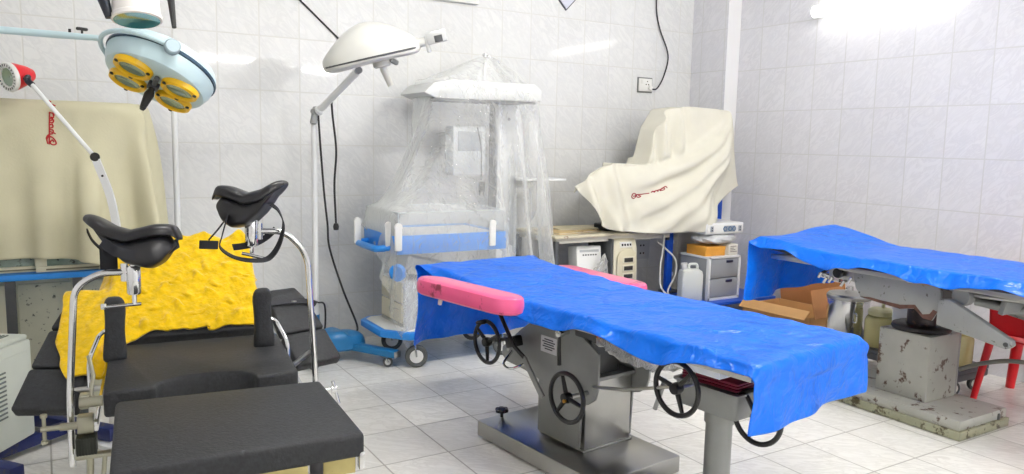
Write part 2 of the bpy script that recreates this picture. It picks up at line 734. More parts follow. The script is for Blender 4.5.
navy_m = mat('navy_paint', (24, 36, 92), 0.4, var=0.1, dirt=(60, 58, 66), dscale=12, damt=0.2)
red_m = mat('red_plastic', (214, 22, 34), 0.35)
pink_m = mat('pink_vinyl', (232, 92, 142), 0.3, coat=0.3, var=0.04, vscale=10, dirt=(150, 44, 74), dscale=9, damt=0.16)
maroon_m = mat('maroon_rubber', (126, 22, 52), 0.45, var=0.08)
yellow_m = mat('yellow_enamel', (240, 190, 24), 0.35)
glass_m = mat('lens_glass', (150, 170, 150), 0.06, 0.6, coat=0.6)
leather_m = mat('black_leatherette', (37, 39, 42), 0.6, bump=0.25, bscale=130, var=0.3, vscale=70, spec=0.4)
vinyl_m = mat('black_vinyl', (20, 20, 24), 0.36, bump=0.15, bscale=30, var=0.1, spec=0.5)
strap_m = mat('black_webbing', (26, 28, 36), 0.7, bump=0.1, bscale=300)

# ================================================================== the room
XR, YB, ZC, XL, YF = 5.948, 5.98, 3.6, -1.4, -2.4


def struct(name, m, *b):
    mm = M()
    for a in b:
        mm.bb(*a)
    o = mm.build(name, m, None, smooth=0)
    return tag(o, None, None, kind='structure')


tag(struct('floor', floor_m, (XL, XR, YF, YB, -0.1, 0)), 'floor of pale grey marbled tiles', None)
tag(struct('ceiling', plaster_m, (XL, XR, YF, YB, ZC, ZC + 0.1)), 'plain white ceiling', None)
tag(struct('wall_back', wall_back_m, (XL - 0.1, XR + 0.1, YB, YB + 0.1, 0, ZC)), 'back wall of white marbled glazed tiles', None)
tag(struct('wall_right', wall_right_m, (XR, XR + 0.1, YF, YB, 0, ZC)), 'right wall of white marbled glazed tiles', None)
tag(struct('wall_left', plaster_m, (XL - 0.1, XL, YF, YB, 0, ZC)), 'left wall', None)
tag(struct('wall_front', plaster_m, (XL, XR, YF - 0.1, YF, 0, ZC)), 'wall behind the viewer', None)
o = struct('wall_corner', wall_right_m, (5.77, XR - 0.002, 5.50, YB - 0.002, 0, ZC))
o.data.materials.append(mat('pillar_plaster', (232, 232, 232), 0.4))
for p in o.data.polygons:
    if p.normal.y < -0.9:
        p.material_index = 1
tag(o, 'tiled pillar in the room corner', None)


# ------------------------------------------------------------------ tube lights
def tube_light(c, d, nrm, label, length=1.22, watt=60, group=None, r=.016):
    """batten with one fluorescent tube; d = along, nrm = away from the wall"""
    d, nrm = V(d).normalized(), V(nrm).normalized()
    c = V(c)
    t = thing('tube_light', label, 'light', c, 0, group)
    R = Matrix((d, nrm, d.cross(nrm))).transposed()
    mt = Matrix.Translation(c) @ R.to_4x4()
    M().box((0, 0.02, 0), (length + 0.06, 0.04, 0.045), None, 0.006).xf(mt).build('batten', white_m, t, True)
    a = PI * 2 * r * length
    em = mat('tube_glow_%d_%d' % (int(watt), int(r * 1000)), (255, 255, 255), 0.4, emit=(255, 252, 246), estr=watt / (PI * a))
    M().cyl((-length / 2, 0.066, 0), (length / 2, 0.05 + r, 0), r, n=20).xf(mt).build('tube', em, t, True)
    for s in (-1, 1):
        M().box((s * (length / 2 + 0.005), 0.055, 0), (0.03, 0.06, 0.034), None, 0.006).xf(mt).build('lamp_holder', whiteplastic_m, t, True)
    return t


tube_light((XR - 0.001, 3.96, 2.83), (0, 1, 0), (-1, 0, 0), 'lit fluorescent tube light high on the right wall', watt=4.5, r=.05)
for x, z in ((2.78, 2.98), (4.15, 2.88)):
    tube_light((x, YF + 0.001, z), (1, 0, 0), (0, 1, 0), 'lit tube light on the wall behind the viewer', watt=110, group='tube lights behind the viewer')
tube_light((1.3, 2.75, ZC - 0.001), (1, 0, 0), (0, 0, -1), 'added unseen tube light on the ceiling above the black table', watt=95)  # added fill lamp, out of view, to light the room from above
tube_light((3.9, 2.6, ZC - 0.001), (1, 0, 0), (0, 0, -1), 'added unseen tube light on the ceiling above the blue tables', watt=125)  # second added ceiling lamp, out of view, brightens the right side

# ------------------------------------------------------------------ things on the walls
t = thing('wall_socket', 'white switch and socket plate on the back wall beside the pillar', 'socket', (5.15, YB, 2.232))
M().box((5.15, YB - 0.006, 2.232), (0.19, 0.012, 0.15), None, 0.004).build('back_box', mat('grey_pattress', (120, 122, 120), 0.5), t, True)
M().box((5.15, YB - 0.016, 2.232), (0.165, 0.014, 0.125), None, 0.005).build('plate', whiteplastic_m, t, True)
M().box((5.10, YB - 0.025, 2.262), (0.026, 0.012, 0.04), (0.2, 0, 0), 0.003).build('switch', whiteplastic_m, t, True)
mm = M()
for dx, dz in ((0.0, 0.022), (-0.016, -0.008), (0.016, -0.008)):
    mm.cyl((5.17 + dx, YB - 0.022, 2.245 + dz), (5.17 + dx, YB - 0.0245, 2.245 + dz), 0.006, n=12)
mm.build('socket_holes', black_m, t, True)

t = thing('power_cord', 'black cord drooping down the back wall into the socket by the pillar', 'cable', (5.2, YB - 0.03, 2.2))
pts = [(5.265, YB - 0.012, 3.29), (5.255, YB - 0.012, 3.0), (5.30, YB - 0.02, 2.8), (5.40, YB - 0.03, 2.60), (5.42, YB - 0.03, 2.48),
       (5.36, YB - 0.035, 2.31), (5.28, YB - 0.045, 2.205), (5.225, YB - 0.045, 2.192)]
M().tube(catmull(pts, 8), 0.007, 8).build('cord', cable_m, t, True)
M().box((5.20, YB - 0.035, 2.205), (0.04, 0.026, 0.045), (0, 0.5, 0), 0.008).build('plug', whiteplastic_m, t, True)

t = thing('switchboard', 'white switch panel at the top of the back wall', 'switchboard', (3.02, YB, 2.9))
M().bb(2.80, 3.24, YB - 0.05, YB, 2.80, 3.1, 0.008).build('case', whiteplastic_m, t, True)
M().bb(3.09, 3.20, YB - 0.056, YB - 0.048, 2.832, 2.862, 0.002).build('rocker_switches', mat('switch_slate', (90, 100, 116), 0.5), t, True)
M().bb(2.86, 3.03, YB - 0.054, YB - 0.048, 2.87, 3.02, 0.002).build('cover_plate', white_m, t, True)

t = thing('wall_plaque', 'small diamond shaped plaque at the top of the back wall', 'plaque', (4.16, YB, 3.0))
M().box((4.17, YB - 0.006, 2.985), (0.19, 0.010, 0.19), (0, PI / 4, 0)).build('edge', mat('plaque_edge', (70, 74, 84), 0.5), t, True)
M().box((4.17, YB - 0.013, 2.985), (0.17, 0.008, 0.17), (0, PI / 4, 0)).build('face', mat('plaque_face', (206, 208, 222), 0.4), t, True)

t = thing('cable', 'dark cable running down the back wall to the dome lamp', 'cable', (1.7, YB, 2.68))
M().tube(catmull([(1.30, YB - 0.01, 3.02), (1.714, YB - 0.01, 2.672), (2.009, YB - 0.01, 2.417), (2.10, YB - 0.02, 2.345)], 6), 0.007, 8).build('cord', cable_m, t, True)
M().box((1.30, YB - 0.008, 3.04), (0.05, 0.016, 0.06), None, 0.004).build('wall_clip', whiteplastic_m, t, True)
def sstep(a, b, x):
    t = min(1, max(0, (x - a) / (b - a)))
    return t * t * (3 - 2 * t)


# ================================================================== operating tables
def handwheel(c, R, parent, side=-1, spokes=3, a0=0.3, knob=True, tilt=0.0):
    """black cast wheel whose axle lies along local x; crank knob on the outer side"""
    c = V(c)
    m_ = M()
    m_.torus(c, (1, 0, 0), R, R * 0.10, 40, 10)
    for i in range(spokes):
        a = a0 + 2 * PI * i / spokes
        m_.tube([c, c + V((side * -0.004, math.cos(a) * R, math.sin(a) * R))], [R * 0.11, R * 0.075], 8)
    m_.lathe([(0, -0.02), (R * 0.2, -0.02), (R * 0.24, 0), (R * 0.2, 0.02), (0, 0.022)], c, (side, 0, 0), 20)
    w = m_.build('handwheel', blackgloss_m, parent)
    if knob:
        a = a0 + 2 * PI / 6
        k = c + V((0, math.cos(a) * R, math.sin(a) * R))
        M().lathe([(0, 0), (0.008, 0), (0.013, 0.02), (0.011, 0.06), (0.006, 0.07), (0, 0.072)], k, (side, 0, 0), 16).build('crank_handle', blackgloss_m, w)
    return w


def stadium(length, width, k=10):
    r = width / 2
    pts = []
    for i in range(k + 1):
        a = -PI / 2 + PI * i / k
        pts.append((math.cos(a) * r, length / 2 - r + 0 * a, math.sin(a)))
    out = []
    for i in range(k + 1):
        a = PI * i / k
        out.append((math.cos(a) * r, length / 2 - r + math.sin(a) * r))
    for i in range(k + 1):
        a = PI + PI * i / k
        out.append((math.cos(a) * r, -(length / 2 - r) + math.sin(a) * r))
    return out


def pad(length, width, th, bev, mtx):
    """upholstered stadium pad, centred, top at +th/2"""
    poly = stadium(length, width)
    rings = []
    for z, s in ((-th / 2, 0.82), (-th / 2 + bev * 0.3, 0.95), (-th / 2 + bev, 1), (th / 2 - bev, 1), (th / 2 - bev * 0.3, 0.955), (th / 2, 0.85), (th / 2 + 0.004, 0.5)):
        o = width / 2 * (1 - s)
        rings.append([V((x * s, (abs(y) - o) * (1 if y > 0 else -1), z)) for x, y in poly])
    return M().loft(rings).xf(mtx)


T1 = thing('operating_table', 'stainless steel operating table with black handwheels under the front blue sheet', 'operating table', (2.40, 3.02, 0), RAD(6))
m_ = M().bb(-.34, .22, -.35, .625, 0.012, .1, .008)
for x in (-.28, .16):
    for y in (-.28, .55):
        m_.cyl((x, y, 0), (x, y, .02), .03)
m_.build('base', steel_m, T1)
k = M().cyl((-.2, .585, .1), (-.2, .585, .135), .009)
for i in range(6):
    a = i * PI / 3
    k.lathe([(0, 0), (.016, .002), (.018, .012), (.014, .02), (0, .022)], (-.2 + .022 * math.cos(a), .585 + .022 * math.sin(a), .13), (0, 0, 1), 12)
k.lathe([(0, 0), (.028, 0), (.03, .012), (.02, .026), (0, .028)], (-.2, .585, .128), (0, 0, 1), 20).build('levelling_knob', blackgloss_m, T1)
p = M().bb(-.155, .165, -.05, .285, .1, .46, .006)
p.bb(-.165, .175, -.06, .295, .1, .112, .003).build('pedestal', steel_m, T1)
m_ = M().bb(-.175, .18, -.065, .30, .455, .475, .003)
for y in (.09, .12):
    m_.bb(.165, .1665, y, y + .004, .12, .45)
m_.build('pedestal_cap', grey_m, T1)
M().bb(-.10, .10, -.02, .22, .47, .80, .01).build('lift_column', dgrey_m, T1)
plate = [(.34, .79), (.36, .69), (.45, .63), (.61, .50), (.615, .455), (.57, .425), (.406, .415), (.285, .395), (.285, .12), (-.04, .12), (-.05, .35),
         (-.10, .365), (-.145, .40), (-.162, .455), (-.16, .632), (-.03, .70), (-.02, .79)]
M().prism(plate, (-.172, 0, 0), (0, 1, 0), (0, 0, 1), -.014, .003).build('side_plate', grey_m, T1)
M().prism(plate, (.186, 0, 0), (0, 1, 0), (0, 0, 1), -.014, .003).build('side_plate', grey_m, T1)
lb = M().bb(-.1895, -.1865, .145, .27, .555, .64).build('label_plate', mat('label_plate', (206, 208, 210), 0.4), T1)
m_ = M()
for i, w in enumerate((.07, .1, .08, .095, .06)):
    m_.bb(-.1905, -.1893, .207 - w / 2, .207 + w / 2, .622 - i * .0125, .628 - i * .0125)
m_.build('lettering', mat('label_ink', (60, 62, 70), 0.6), lb)
M().tube([(-.19, .06, .70), (-.235, .06, .70)], .014).lathe([(0, -.02), (.02, -.016), (.024, 0), (.02, .016), (0, .02)], (-.24, .06, .70), (1, 0, 0), 16).build('lock_lever', chrome_m, T1)
M().tube([(-.245, .06, .70), (-.25, .055, .62), (-.25, .05, .54)], [.007, .009, .011]).build('lever_grip', blackgloss_m, T1)
# wheels and their shafts
M().cyl((-.18, .56, .49), (-.19, .52, .55), .012).cyl((-.16, .515, .57), (-.36, .515, .57), .011).build('wheel_shaft', steel_m, T1)
handwheel((-.36, .517, .57), .112, T1, -1, 3, .5)
M().cyl((-.16, -.09, .425), (-.32, -.09, .425), .012).build('wheel_shaft', steel_m, T1)
handwheel((-.32, -.09, .425), .118, T1, -1, 3, 1.2, knob=False)
M().lathe([(0, 0), (.008, 0), (.009, .012), (0, .013)], (-.345, -.11, .42), (-1, 0, 0), 14).build('axle_bolt', mat('brass', (190, 140, 60), .3, 1.0), T1)
M().tube([(-.17, -.10, .455), (-.30, -.45, .56), (-.30, -.76, .66)], .008).build('drive_rod', steel_m, T1)
handwheel((-.30, -.74, .645), .112, T1, -1, 3, .2)
M().tube([(-.30, -.74, .645), (-.2, -.74, .645), (-.2, -.74, .79)], .012).build('wheel_shaft', steel_m, T1)
handwheel((-.03, -.945, .53), .112, T1, -1, 3, .9, knob=False)
M().tube(fillet([(-.03, -.945, .53), (.12, -.945, .53), (.12, -.945, .79)], .04), .012).build('wheel_shaft', steel_m, T1)
M().tube([(-.28, -.66, .66), (-.29, -.62, .52)], .010).build('stop_rod', grey_m, T1)
M().tube([(-.30, .50, .74), (-.29, .37, .57), (-.24, .33, .50)], .011).build('arm_stay', blackgloss_m, T1)
M().box((-.25, .255, .425), (.012, .035, .24), (RAD(-44), 0, 0), .003).build('stay_bar', grey_m, T1)
M().tube(catmull([(-.2, .50, .50), (-.28, .47, .45), (-.28, .40, .44), (-.2, .36, .47)], 6), .007).build('guard_rail', chrome_m, T1)
M().box((-.245, .43, .575), (.05, .10, .06), (RAD(-20), 0, 0), .01).build('joint_housing', blackgloss_m, T1)
# frame and upholstery under the sheet
m_ = M()
for x in (-.3, .27):
    m_.bb(x - .012, x + .012, -1.1, 1.06, .765, .80, .003)
for y in (-1.08, -.66, -.1, .36, 1.04):
    m_.bb(-.3, .27, y - .015, y + .015, .768, .792, .003)
m_.bb(-.19, .19, -.03, .34, .77, .795)
m_.build('top_frame', steel_m, T1)
SL = [(1.10, .36, .895, .85), (.35, -.30, .85, .85), (-.31, -1.10, .85, .85)]
t1cols = []
for y0, y1, z0, z1 in SL:
    L_ = math.hypot(y0 - y1, z0 - z1)
    ang = math.atan2(z0 - z1, y0 - y1)
    R = Euler((ang, 0, 0)).to_matrix()
    c = V((-.015, (y0 + y1) / 2, (z0 + z1) / 2)) - R @ V((0, 0, .03))
    M().box(c, (.66, L_ - .01, .06), (ang, 0, 0), .02).build('mattress', leather_m, T1)
    t1cols.append(obox(c, (.74, L_ + .01, .06), R))
M().box((-.2, -.20, .735), (.05, .04, .05), None, .006).build('clamp_block', mat('orange_grease', (226, 130, 30), .5), T1)
M().bb(-.30, -.17, -.95, -.72, .735, .765, .004).build('sliding_rail', white_m, T1)
M().bb(-.22, -.10, -.42, -.02, .70, .765, .01).build('gear_housing', dgrey_m, T1)
# arm boards
ar = pad(.70, .185, .085, .03, Matrix.Translation((-.61, .335, .885)) @ Euler((RAD(1), RAD(4), RAD(8))).to_matrix().to_4x4()).build('arm_board', pink_m, T1, label='pink vinyl arm board, worn on top')
M().tube([(-.60, .33, .845), (-.45, .38, .80), (-.30, .42, .76), (-.3, .50, .74)], .011).build('arm_bracket', blackgloss_m, ar)
M().lathe([(0, 0), (.008, 0), (.012, .01), (.010, .03), (0, .033)], (-.665, .50, .84), (-.2, 0, -1), 12).build('knob', whiteplastic_m, ar)
ar = pad(.80, .17, .075, .028, Matrix.Translation((.52, .60, .812)) @ Euler((0, 0, RAD(-4))).to_matrix().to_4x4()).build('arm_board', pink_m, T1, label='pink vinyl arm board')
M().tube([(.52, .55, .80), (.4, .5, .775), (.27, .5, .78)], .011).build('arm_bracket', blackgloss_m, ar)

sheet_m = crinkle_mat('blue_polythene', (0, 128, 252), .28, .5)


def table_sheet(poly, half, flat, xc, n, mm_, seed, droop, zup=None, amp=.006, skew=0.0, mid=0.0, fade=.22):
    """stiff plastic sheet: lies on the top, its long edges bend down, its ends hang straight"""
    r_ = random.Random(seed)
    cp_, L_ = path_pts(poly, n)
    ztop = cp_[:, 1].max()
    # distance along the sheet from the two fold-over edges
    i0 = next(i for i in range(n) if cp_[i, 1] > cp_[min(i + 4, n - 1), 1] - .03 and cp_[i, 1] > ztop - .14)
    i1 = next(i for i in range(n - 1, 0, -1) if cp_[i, 1] > ztop - .14)
    ds = L_ / (n - 1)
    waves = [(r_.uniform(2, 9), r_.uniform(-7, 7), r_.uniform(0, 6), r_.uniform(.4, 1)) for _ in range(9)]
    fine = [(r_.uniform(10, 26), r_.uniform(-22, 22), r_.uniform(0, 6), r_.uniform(.4, 1)) for _ in range(12)]
    P = np.zeros((n, mm_, 3))
    for i in range(n):
        t = cp_[min(i + 1, n - 1)] - cp_[max(i - 1, 0)]
        t = t / np.linalg.norm(t)
        nr = np.array([t[1], -t[0]])
        if nr[1] < 0 or (abs(nr[1]) < .35 and ((i < i0 and nr[0] < 0) or (i > i1 and nr[0] > 0))):
            nr = -nr
        dd = min(i - i0, i1 - i) * ds
        dr = RAD(droop) * max(0, min(1, dd / fade)) ** .7 * (.86 + .12 * math.sin(i * .21 + seed) + .08 * math.sin(i * .53))
        hang = max(0, -dd)
        for j in range(mm_):
            g = 2 * j / (mm_ - 1) - 1
            l = g * (half + mid * max(0, min(1, dd / .5)))
            ex = max(0, abs(l) - flat)
            k = min(ex / .03, 1)
            x = math.copysign(min(abs(l), flat) + ex * math.cos(dr * k), l)
            z = -ex * math.sin(dr * k)
            s_ = i * ds
            w = sum(a_ * math.sin(fx * s_ + fy * l + ph) for fx, fy, ph, a_ in waves) * amp * .45
            w += sum(a_ * math.sin(fx * s_ + fy * l + ph + 1.3 * math.sin(5 * l + 3 * s_)) for fx, fy, ph, a_ in fine) * amp * .22
            w = abs(w) if hang == 0 else w
            if ex > 0 and hang == 0:
                w += ex * .25 * math.sin(s_ * 9 + seed)
            if hang > 0:
                w += hang * (.10 * math.sin(l * 9 + seed) + .05 * math.sin(l * 21 + 2))
                x += hang * .05 * math.sin(s_ * 11 + l * 4)
            y_, z_ = cp_[i, 0] + nr[0] * w, cp_[i, 1] + nr[1] * w + z
            if zup and hang <= 0:
                z_ += zup(x, y_)
            elif zup:
                z_ += zup(x, cp_[i0 if i < i0 else i1, 0])
            if skew:
                y_ += skew * (1 - g) * sstep(.2, -1.1, cp_[i, 0])
            P[i, j] = (xc + x, y_, z_)
    return P


bl = [(1.175, .42), (1.165, .70), (1.155, .86), (1.15, .893), (1.125, .905), (.36, .862), (.10, .857), (-.4, .857), (-1.10, .857), (-1.13, .853), (-1.142, .835), (-1.147, .61)]
P = table_sheet(bl, .432, .37, .005, 190, 64, 3, 66, skew=-.022, mid=.032)
s = cloth_obj('operating_table_sheet', [[tuple(q) for q in r] for r in P], sheet_m, thick=.002)
s.location, s.rotation_euler = T1.location, T1.rotation_euler
tag(s, 'crinkled blue plastic sheet spread over the front operating table', 'sheet')

# crumpled clear film hanging under the front table
film_m = film_mat('clear_film', (232, 232, 226), .70, .2, 30, .9)
rng = np.random.default_rng(5)
P = []
for i in range(22):
    r = []
    for j in range(10):
        u, v = i / 21, j / 9
        sag = math.sin(PI * u) * .05
        r.append((-.24 - .03 * v + rng.normal(0, .006), -.22 - u * .52, .762 - v * (.045 + sag) + rng.normal(0, .006)))
    P.append(r)
s = M().grid(P).build('plastic_film', film_m, None, smooth=60, solid=.001)
s.location, s.rotation_euler = T1.location, T1.rotation_euler
tag(s, 'crumpled clear plastic film hanging under the edge of the front blue sheet', 'plastic wrap')

# pedestal bowl stand under the foot end
BS = thing('pedestal_stand', 'grey steel tray stand on a round column under the foot end of the front table', 'stand', (2.50, 2.31, 0), RAD(6))
M().bb(-.17, .17, -.19, .19, 0, .05, .008).bb(-.15, .15, -.17, .17, .05, .062, .004).build('base', grey_m, BS)
M().cyl((0, 0, .06), (0, 0, .50), .058, n=28).lathe([(.058, 0), (.066, 0), (.066, .05), (.058, .05)], (0, 0, .43), n=28).build('column', grey_m, BS)
M().lathe([(0, 0), (.012, 0), (.014, .02), (.006, .03), (0, .031)], (.062, -.03, .455), (.9, -.4, 0), 14).build('clamp_screw', dgrey_m, BS)
m_ = M()
rw, rd = .115, .165
out, inn = [], []


def rrect(w, d, z, r=.02, k=4):
    pts = []
    for cx, cy, a0 in ((w - r, d - r, 0), (-w + r, d - r, PI / 2), (-w + r, -d + r, PI), (w - r, -d + r, 1.5 * PI)):
        for i in range(k + 1):
            a = a0 + PI / 2 * i / k
            pts.append(V((cx + r * math.cos(a), cy + r * math.sin(a), z)))
    return pts


m_.loft([rrect(rw * .9, rd * .92, .495), rrect(rw * .97, rd * .97, .51), rrect(rw, rd, .60), rrect(rw + .010, rd + .010, .603), rrect(rw + .010, rd + .010, .612), rrect(rw - .006, rd - .006, .612), rrect(rw - .012, rd - .012, .59)])
m_.build('tray', grey_m, BS)
P = []
mr = M()
for k_, (dx, dy, z, rz) in enumerate(((0, .0, .614, 0), (.004, -.008, .628, .06), (-.006, .006, .641, -.05))):
    mr.loft([[v for v in rrect((rw - .018) * f, (rd - .02) * f, zz, .012)] for f, zz in ((.97, z), (1, z + .004), (1, z + .009), (.97, z + .012), (.5, z + .014 + .003 * k_))], True)
s = mr.build('rubber_sheet', maroon_m, None)
s.location, s.rotation_euler = BS.location, (0, 0, RAD(9))
tag(s, 'folded maroon rubber sheet lying in the steel tray stand', 'rubber sheet')

# ------------------------------------------------------------------ table by the right wall
worn_m = mat('worn_grey_paint', (168, 168, 160), 0.42, 0.1, bump=0.05, bscale=60, var=0.06, dirt=(84, 62, 50), dscale=12, damt=0.22)
wornlow_m = mat('worn_green_grey', (150, 150, 126), 0.5, 0.1, bump=0.08, bscale=60, var=0.1, dirt=(74, 66, 44), dscale=9, damt=0.55)
wornside_m = mat('worn_side_paint', (150, 152, 150), 0.42, 0.15, bump=0.05, bscale=80, var=0.05, dirt=(66, 52, 46), dscale=22, damt=0.05)
T2 = thing('operating_table', 'worn grey rust-chipped operating table by the right wall', 'operating table', (4.70, 2.75, 0), 0)
M().bb(-.335, .20, -.505, .50, 0.004, .055, .004).build('base_skirt', wornlow_m, T2)
m_ = M().bb(-.32, .19, -.49, .49, .055, .112, .004).build('base', worn_m, T2)
M().box((.10, -.492, .07), (.02, .012, .045), None, .004).build('base_lug', dgrey_m, T2)
m_ = M().bb(-.18, .14, -.205, .13, .112, .52, .008)
m_.build('pedestal', worn_m, T2)
M().bb(.145, .19, -.19, .12, .112, .515, .006).bb(.135, .15, -.195, -.15, .12, .5).build('pedestal_rear', wornside_m, T2)
M().lathe([(0, 0), (.165, 0), (.172, .012), (.165, .03), (.15, .036), (0, .036)], (-.01, -.04, .52), n=36).build('collar', mat('oily_rubber', (36, 32, 32), .45, var=.2), T2)
M().lathe([(0, 0), (.085, 0), (.085, .34), (0, .34)], (-.01, -.04, .545), n=28).build('lift_column', mat('dark_steel', (52, 46, 48), .35, .6, dirt=(80, 50, 40), dscale=14), T2)
pl = [(.222, .865), (.222, .83), (.205, .77), (.161, .715), (.025, .703), (-.10, .692), (-.185, .712), (-.245, .664), (-.295, .661), (-.325, .72), (-.338, .80), (-.335, .84),
      (-.318, .862), (-.25, .895), (.20, .895)]
M().prism(pl, (-.335, 0, 0), (0, 1, 0), (0, 0, 1), -.016, .004).build('side_plate', wornside_m, T2)
M().prism(pl, (.345, 0, 0), (0, 1, 0), (0, 0, 1), -.016, .004).build('side_plate', wornside_m, T2)
rust = [(.17, .722), (.025, .706), (-.10, .695), (-.185, .715), (-.245, .667), (-.295, .664), (-.325, .722), (-.30, .73), (-.28, .70), (-.24, .69), (-.19, .738), (-.10, .72), (.02, .724), (.10, .73)]
M().prism([(a, b - .0015) for a, b in rust], (-.3515, 0, 0), (0, 1, 0), (0, 0, 1), -.0012).build('rust_edge', mat('rust', (98, 68, 58), .8, var=.3, vscale=30), T2)
M().bb(-.32, .32, -.25, .16, .75, .86, .02).build('cradle', mat('cradle_grey', (78, 76, 76), .5), T2)  # cradle in one even dark grey
br = [(-.34, .80), (-.40, .812), (-.745, .652), (-.752, .625), (-.735, .606), (-.716, .598), (-.34, .653)]
M().prism(br, (-.34, 0, 0), (0, 1, 0), (0, 0, 1), -.045, .006).build('leg_support', wornside_m, T2)
M().prism(br, (.36, 0, 0), (0, 1, 0), (0, 0, 1), -.045, .006).build('leg_support', wornside_m, T2)
M().lathe([(0, 0), (.012, 0), (.012, .006), (0, .008)], (-.386, -.72, .626), (-1, 0, 0), 12).build('pivot_bolt', dgrey_m, T2)
M().tube([(-.10, -.40, .78), (.0, -.75, .74), (.06, -1.0, .74)], .03, 14).build('hydraulic_strut', grey_m, T2)
M().tube(fillet([(-.30, -.36, .86), (-.30, -.42, .84), (-.30, -1.0, .87)], .03), .014).build('leg_bar', steel_m, T2)
M().box((.0, -.62, .80), (.5, .03, .10), (.2, 0, 0), .006).build('cross_bar', wornside_m, T2)
M().lathe([(.0, 0), (.05, 0), (.056, .01), (.056, .05), (.05, .06), (0, .06)], (-.28, -.44, .83), (-1, 0, 0), 24).build('tilt_hub', wornside_m, T2)
# head end clamps
M().bb(-.33, -.25, .20, .42, .80, .88, .008).build('head_bracket', steel_m, T2)
M().lathe([(0, 0), (.03, 0), (.034, .006), (.034, .022), (.028, .03), (0, .03)], (-.345, .33, .845), (-1, 0, 0), 20).build('clamp_knob', blackgloss_m, T2)
m_ = M()
for y, z in ((.47, .82), (.43, .79), (.39, .80), (.30, .79), (.25, .82)):
    m_.tube([(-.26, y, z + .02), (-.34, y, z), (-.35, y + .01, z - .03)], .010, 8)
m_.box((-.30, .42, .80), (.06, .16, .03), (.1, 0, 0), .005).build('clamp_rods', chrome_m, T2)
m_ = M()
for x in (-.36, .36):
    m_.bb(x - .012, x + .012, -1.12, .86, .868, .90, .003)
for y in (-1.1, -.3, .2, .84):
    m_.bb(-.36, .36, y - .015, y + .015, .87, .895, .003)
m_.build('top_frame', steel_m, T2)
M().bb(-.385, -.365, -.28, -.22, .868, .90, .003).build('rail_block', mat('brass_block', (170, 130, 70), .4, .6), T2)
M().bb(-.388, -.37, -.19, -.15, .866, .905, .003).build('rail_clamp', chrome_m, T2)
t2cols = []
for y0, y1, z0, z1 in ((.93, .42, 1.0, .962), (.42, -.32, .962, .96), (-.32, -1.15, .96, .96)):
    L_ = math.hypot(y0 - y1, z0 - z1)
    ang = math.atan2(z0 - z1, y0 - y1)
    R = Euler((ang, 0, 0)).to_matrix()
    c = V((0, (y0 + y1) / 2, (z0 + z1) / 2)) - R @ V((0, 0, .033))
    M().box(c, (.80, L_ - .01, .062), (ang, 0, 0), .02).build('mattress', leather_m, T2)
    t2cols.append(obox(c, (.80, L_ + .01, .062), R))
t2cols.append(capsule((.15, .80, 1.02), (.38, .86, 1.035), .02))
# power lead
pc = M().tube(catmull([(.19, -.19, .27), (.24, -.30, .33), (.30, -.45, .375), (.36, -.65, .37), (.40, -.85, .30), (.42, -1.0, .15), (.44, -1.2, .02)], 8), .014, 10)
pc.build('power_cord', mat('grey_cable', (120, 118, 110), .45), T2)
bl = [(.99, .565), (.975, .80), (.965, .96), (.955, 1.0), (.93, 1.012), (.42, .970), (-1.15, .968), (-1.19, .95), (-1.20, .75)]
P = table_sheet(bl, .50, .405, .0, 170, 64, 8, 60, fade=.10, zup=lambda x, y: .055 * sstep(.35, .9, y) * sstep(-.25, .42, x) + .02 * math.exp(-((y - .75) / .12) ** 2 - ((x + .30) / .15) ** 2), amp=.007)
s = cloth_obj('operating_table_sheet', [[tuple(q) for q in r] for r in P], sheet_m, thick=.002)
s.location = T2.location
tag(s, 'crinkled blue plastic sheet over the worn table by the right wall', 'sheet')
# ================================================================== radiant warmer by the back wall
W_ = thing('infant_warmer', 'white and sky blue infant warmer with drawers under clear plastic by the back wall', 'infant warmer', (2.55, 5.35, 0))
G_ = dict(parent=W_, world=True)
sh = [(2.02, 5.12), (2.17, 4.93), (3.05, 4.93), (3.15, 5.05), (3.15, 5.60), (2.10, 5.60), (2.02, 5.52)]
M().prism(sh, (0, 0, .215), (1, 0, 0), (0, 1, 0), .055, .012).build('base_shelf', cyan_m, **G_)
ins_ = [(2.06, 5.13), (2.19, 4.97), (3.03, 4.97), (3.11, 5.06), (3.11, 5.56), (2.12, 5.56), (2.06, 5.50)]
M().prism(ins_, (0, 0, .262), (1, 0, 0), (0, 1, 0), .012, .004).build('shelf_mat', whiteplastic_m, **G_)


def castor(c, R, w, parent, world=True, forkc=None):
    c = V(c)
    t_ = M().lathe([(0, -w / 2), (R * .55, -w / 2), (R * .62, -w * .36), (R * .62, w * .36), (R * .55, w / 2), (0, w / 2)], c, (.35, 1, 0), 24)
    hub = t_.build('castor', whiteplastic_m, parent, world)
    mw = M().lathe([(R * .6, -w * .42), (R * .9, -w / 2), (R, -w * .3), (R, w * .3), (R * .9, w / 2), (R * .6, w * .42)], c, (.35, 1, 0), 28)
    mw.build('tyre', mat('grey_tyre', (84, 86, 84), .6), hub, world)
    m_ = M()
    n = V((.35, 1, 0)).normalized()
    for s in (-1, 1):
        m_.tube([c + n * s * w * .62, c + n * s * w * .62 + V((-.01, 0, R * .8)), c + V((-.01, 0, R * 1.15))], .007, 8)
    m_.cyl(c + V((-.01, 0, R * 1.1)), c + V((-.01, 0, R * 1.1 + .05)), .012)
    m_.build('fork', forkc or chrome_m, hub, world)
    return hub


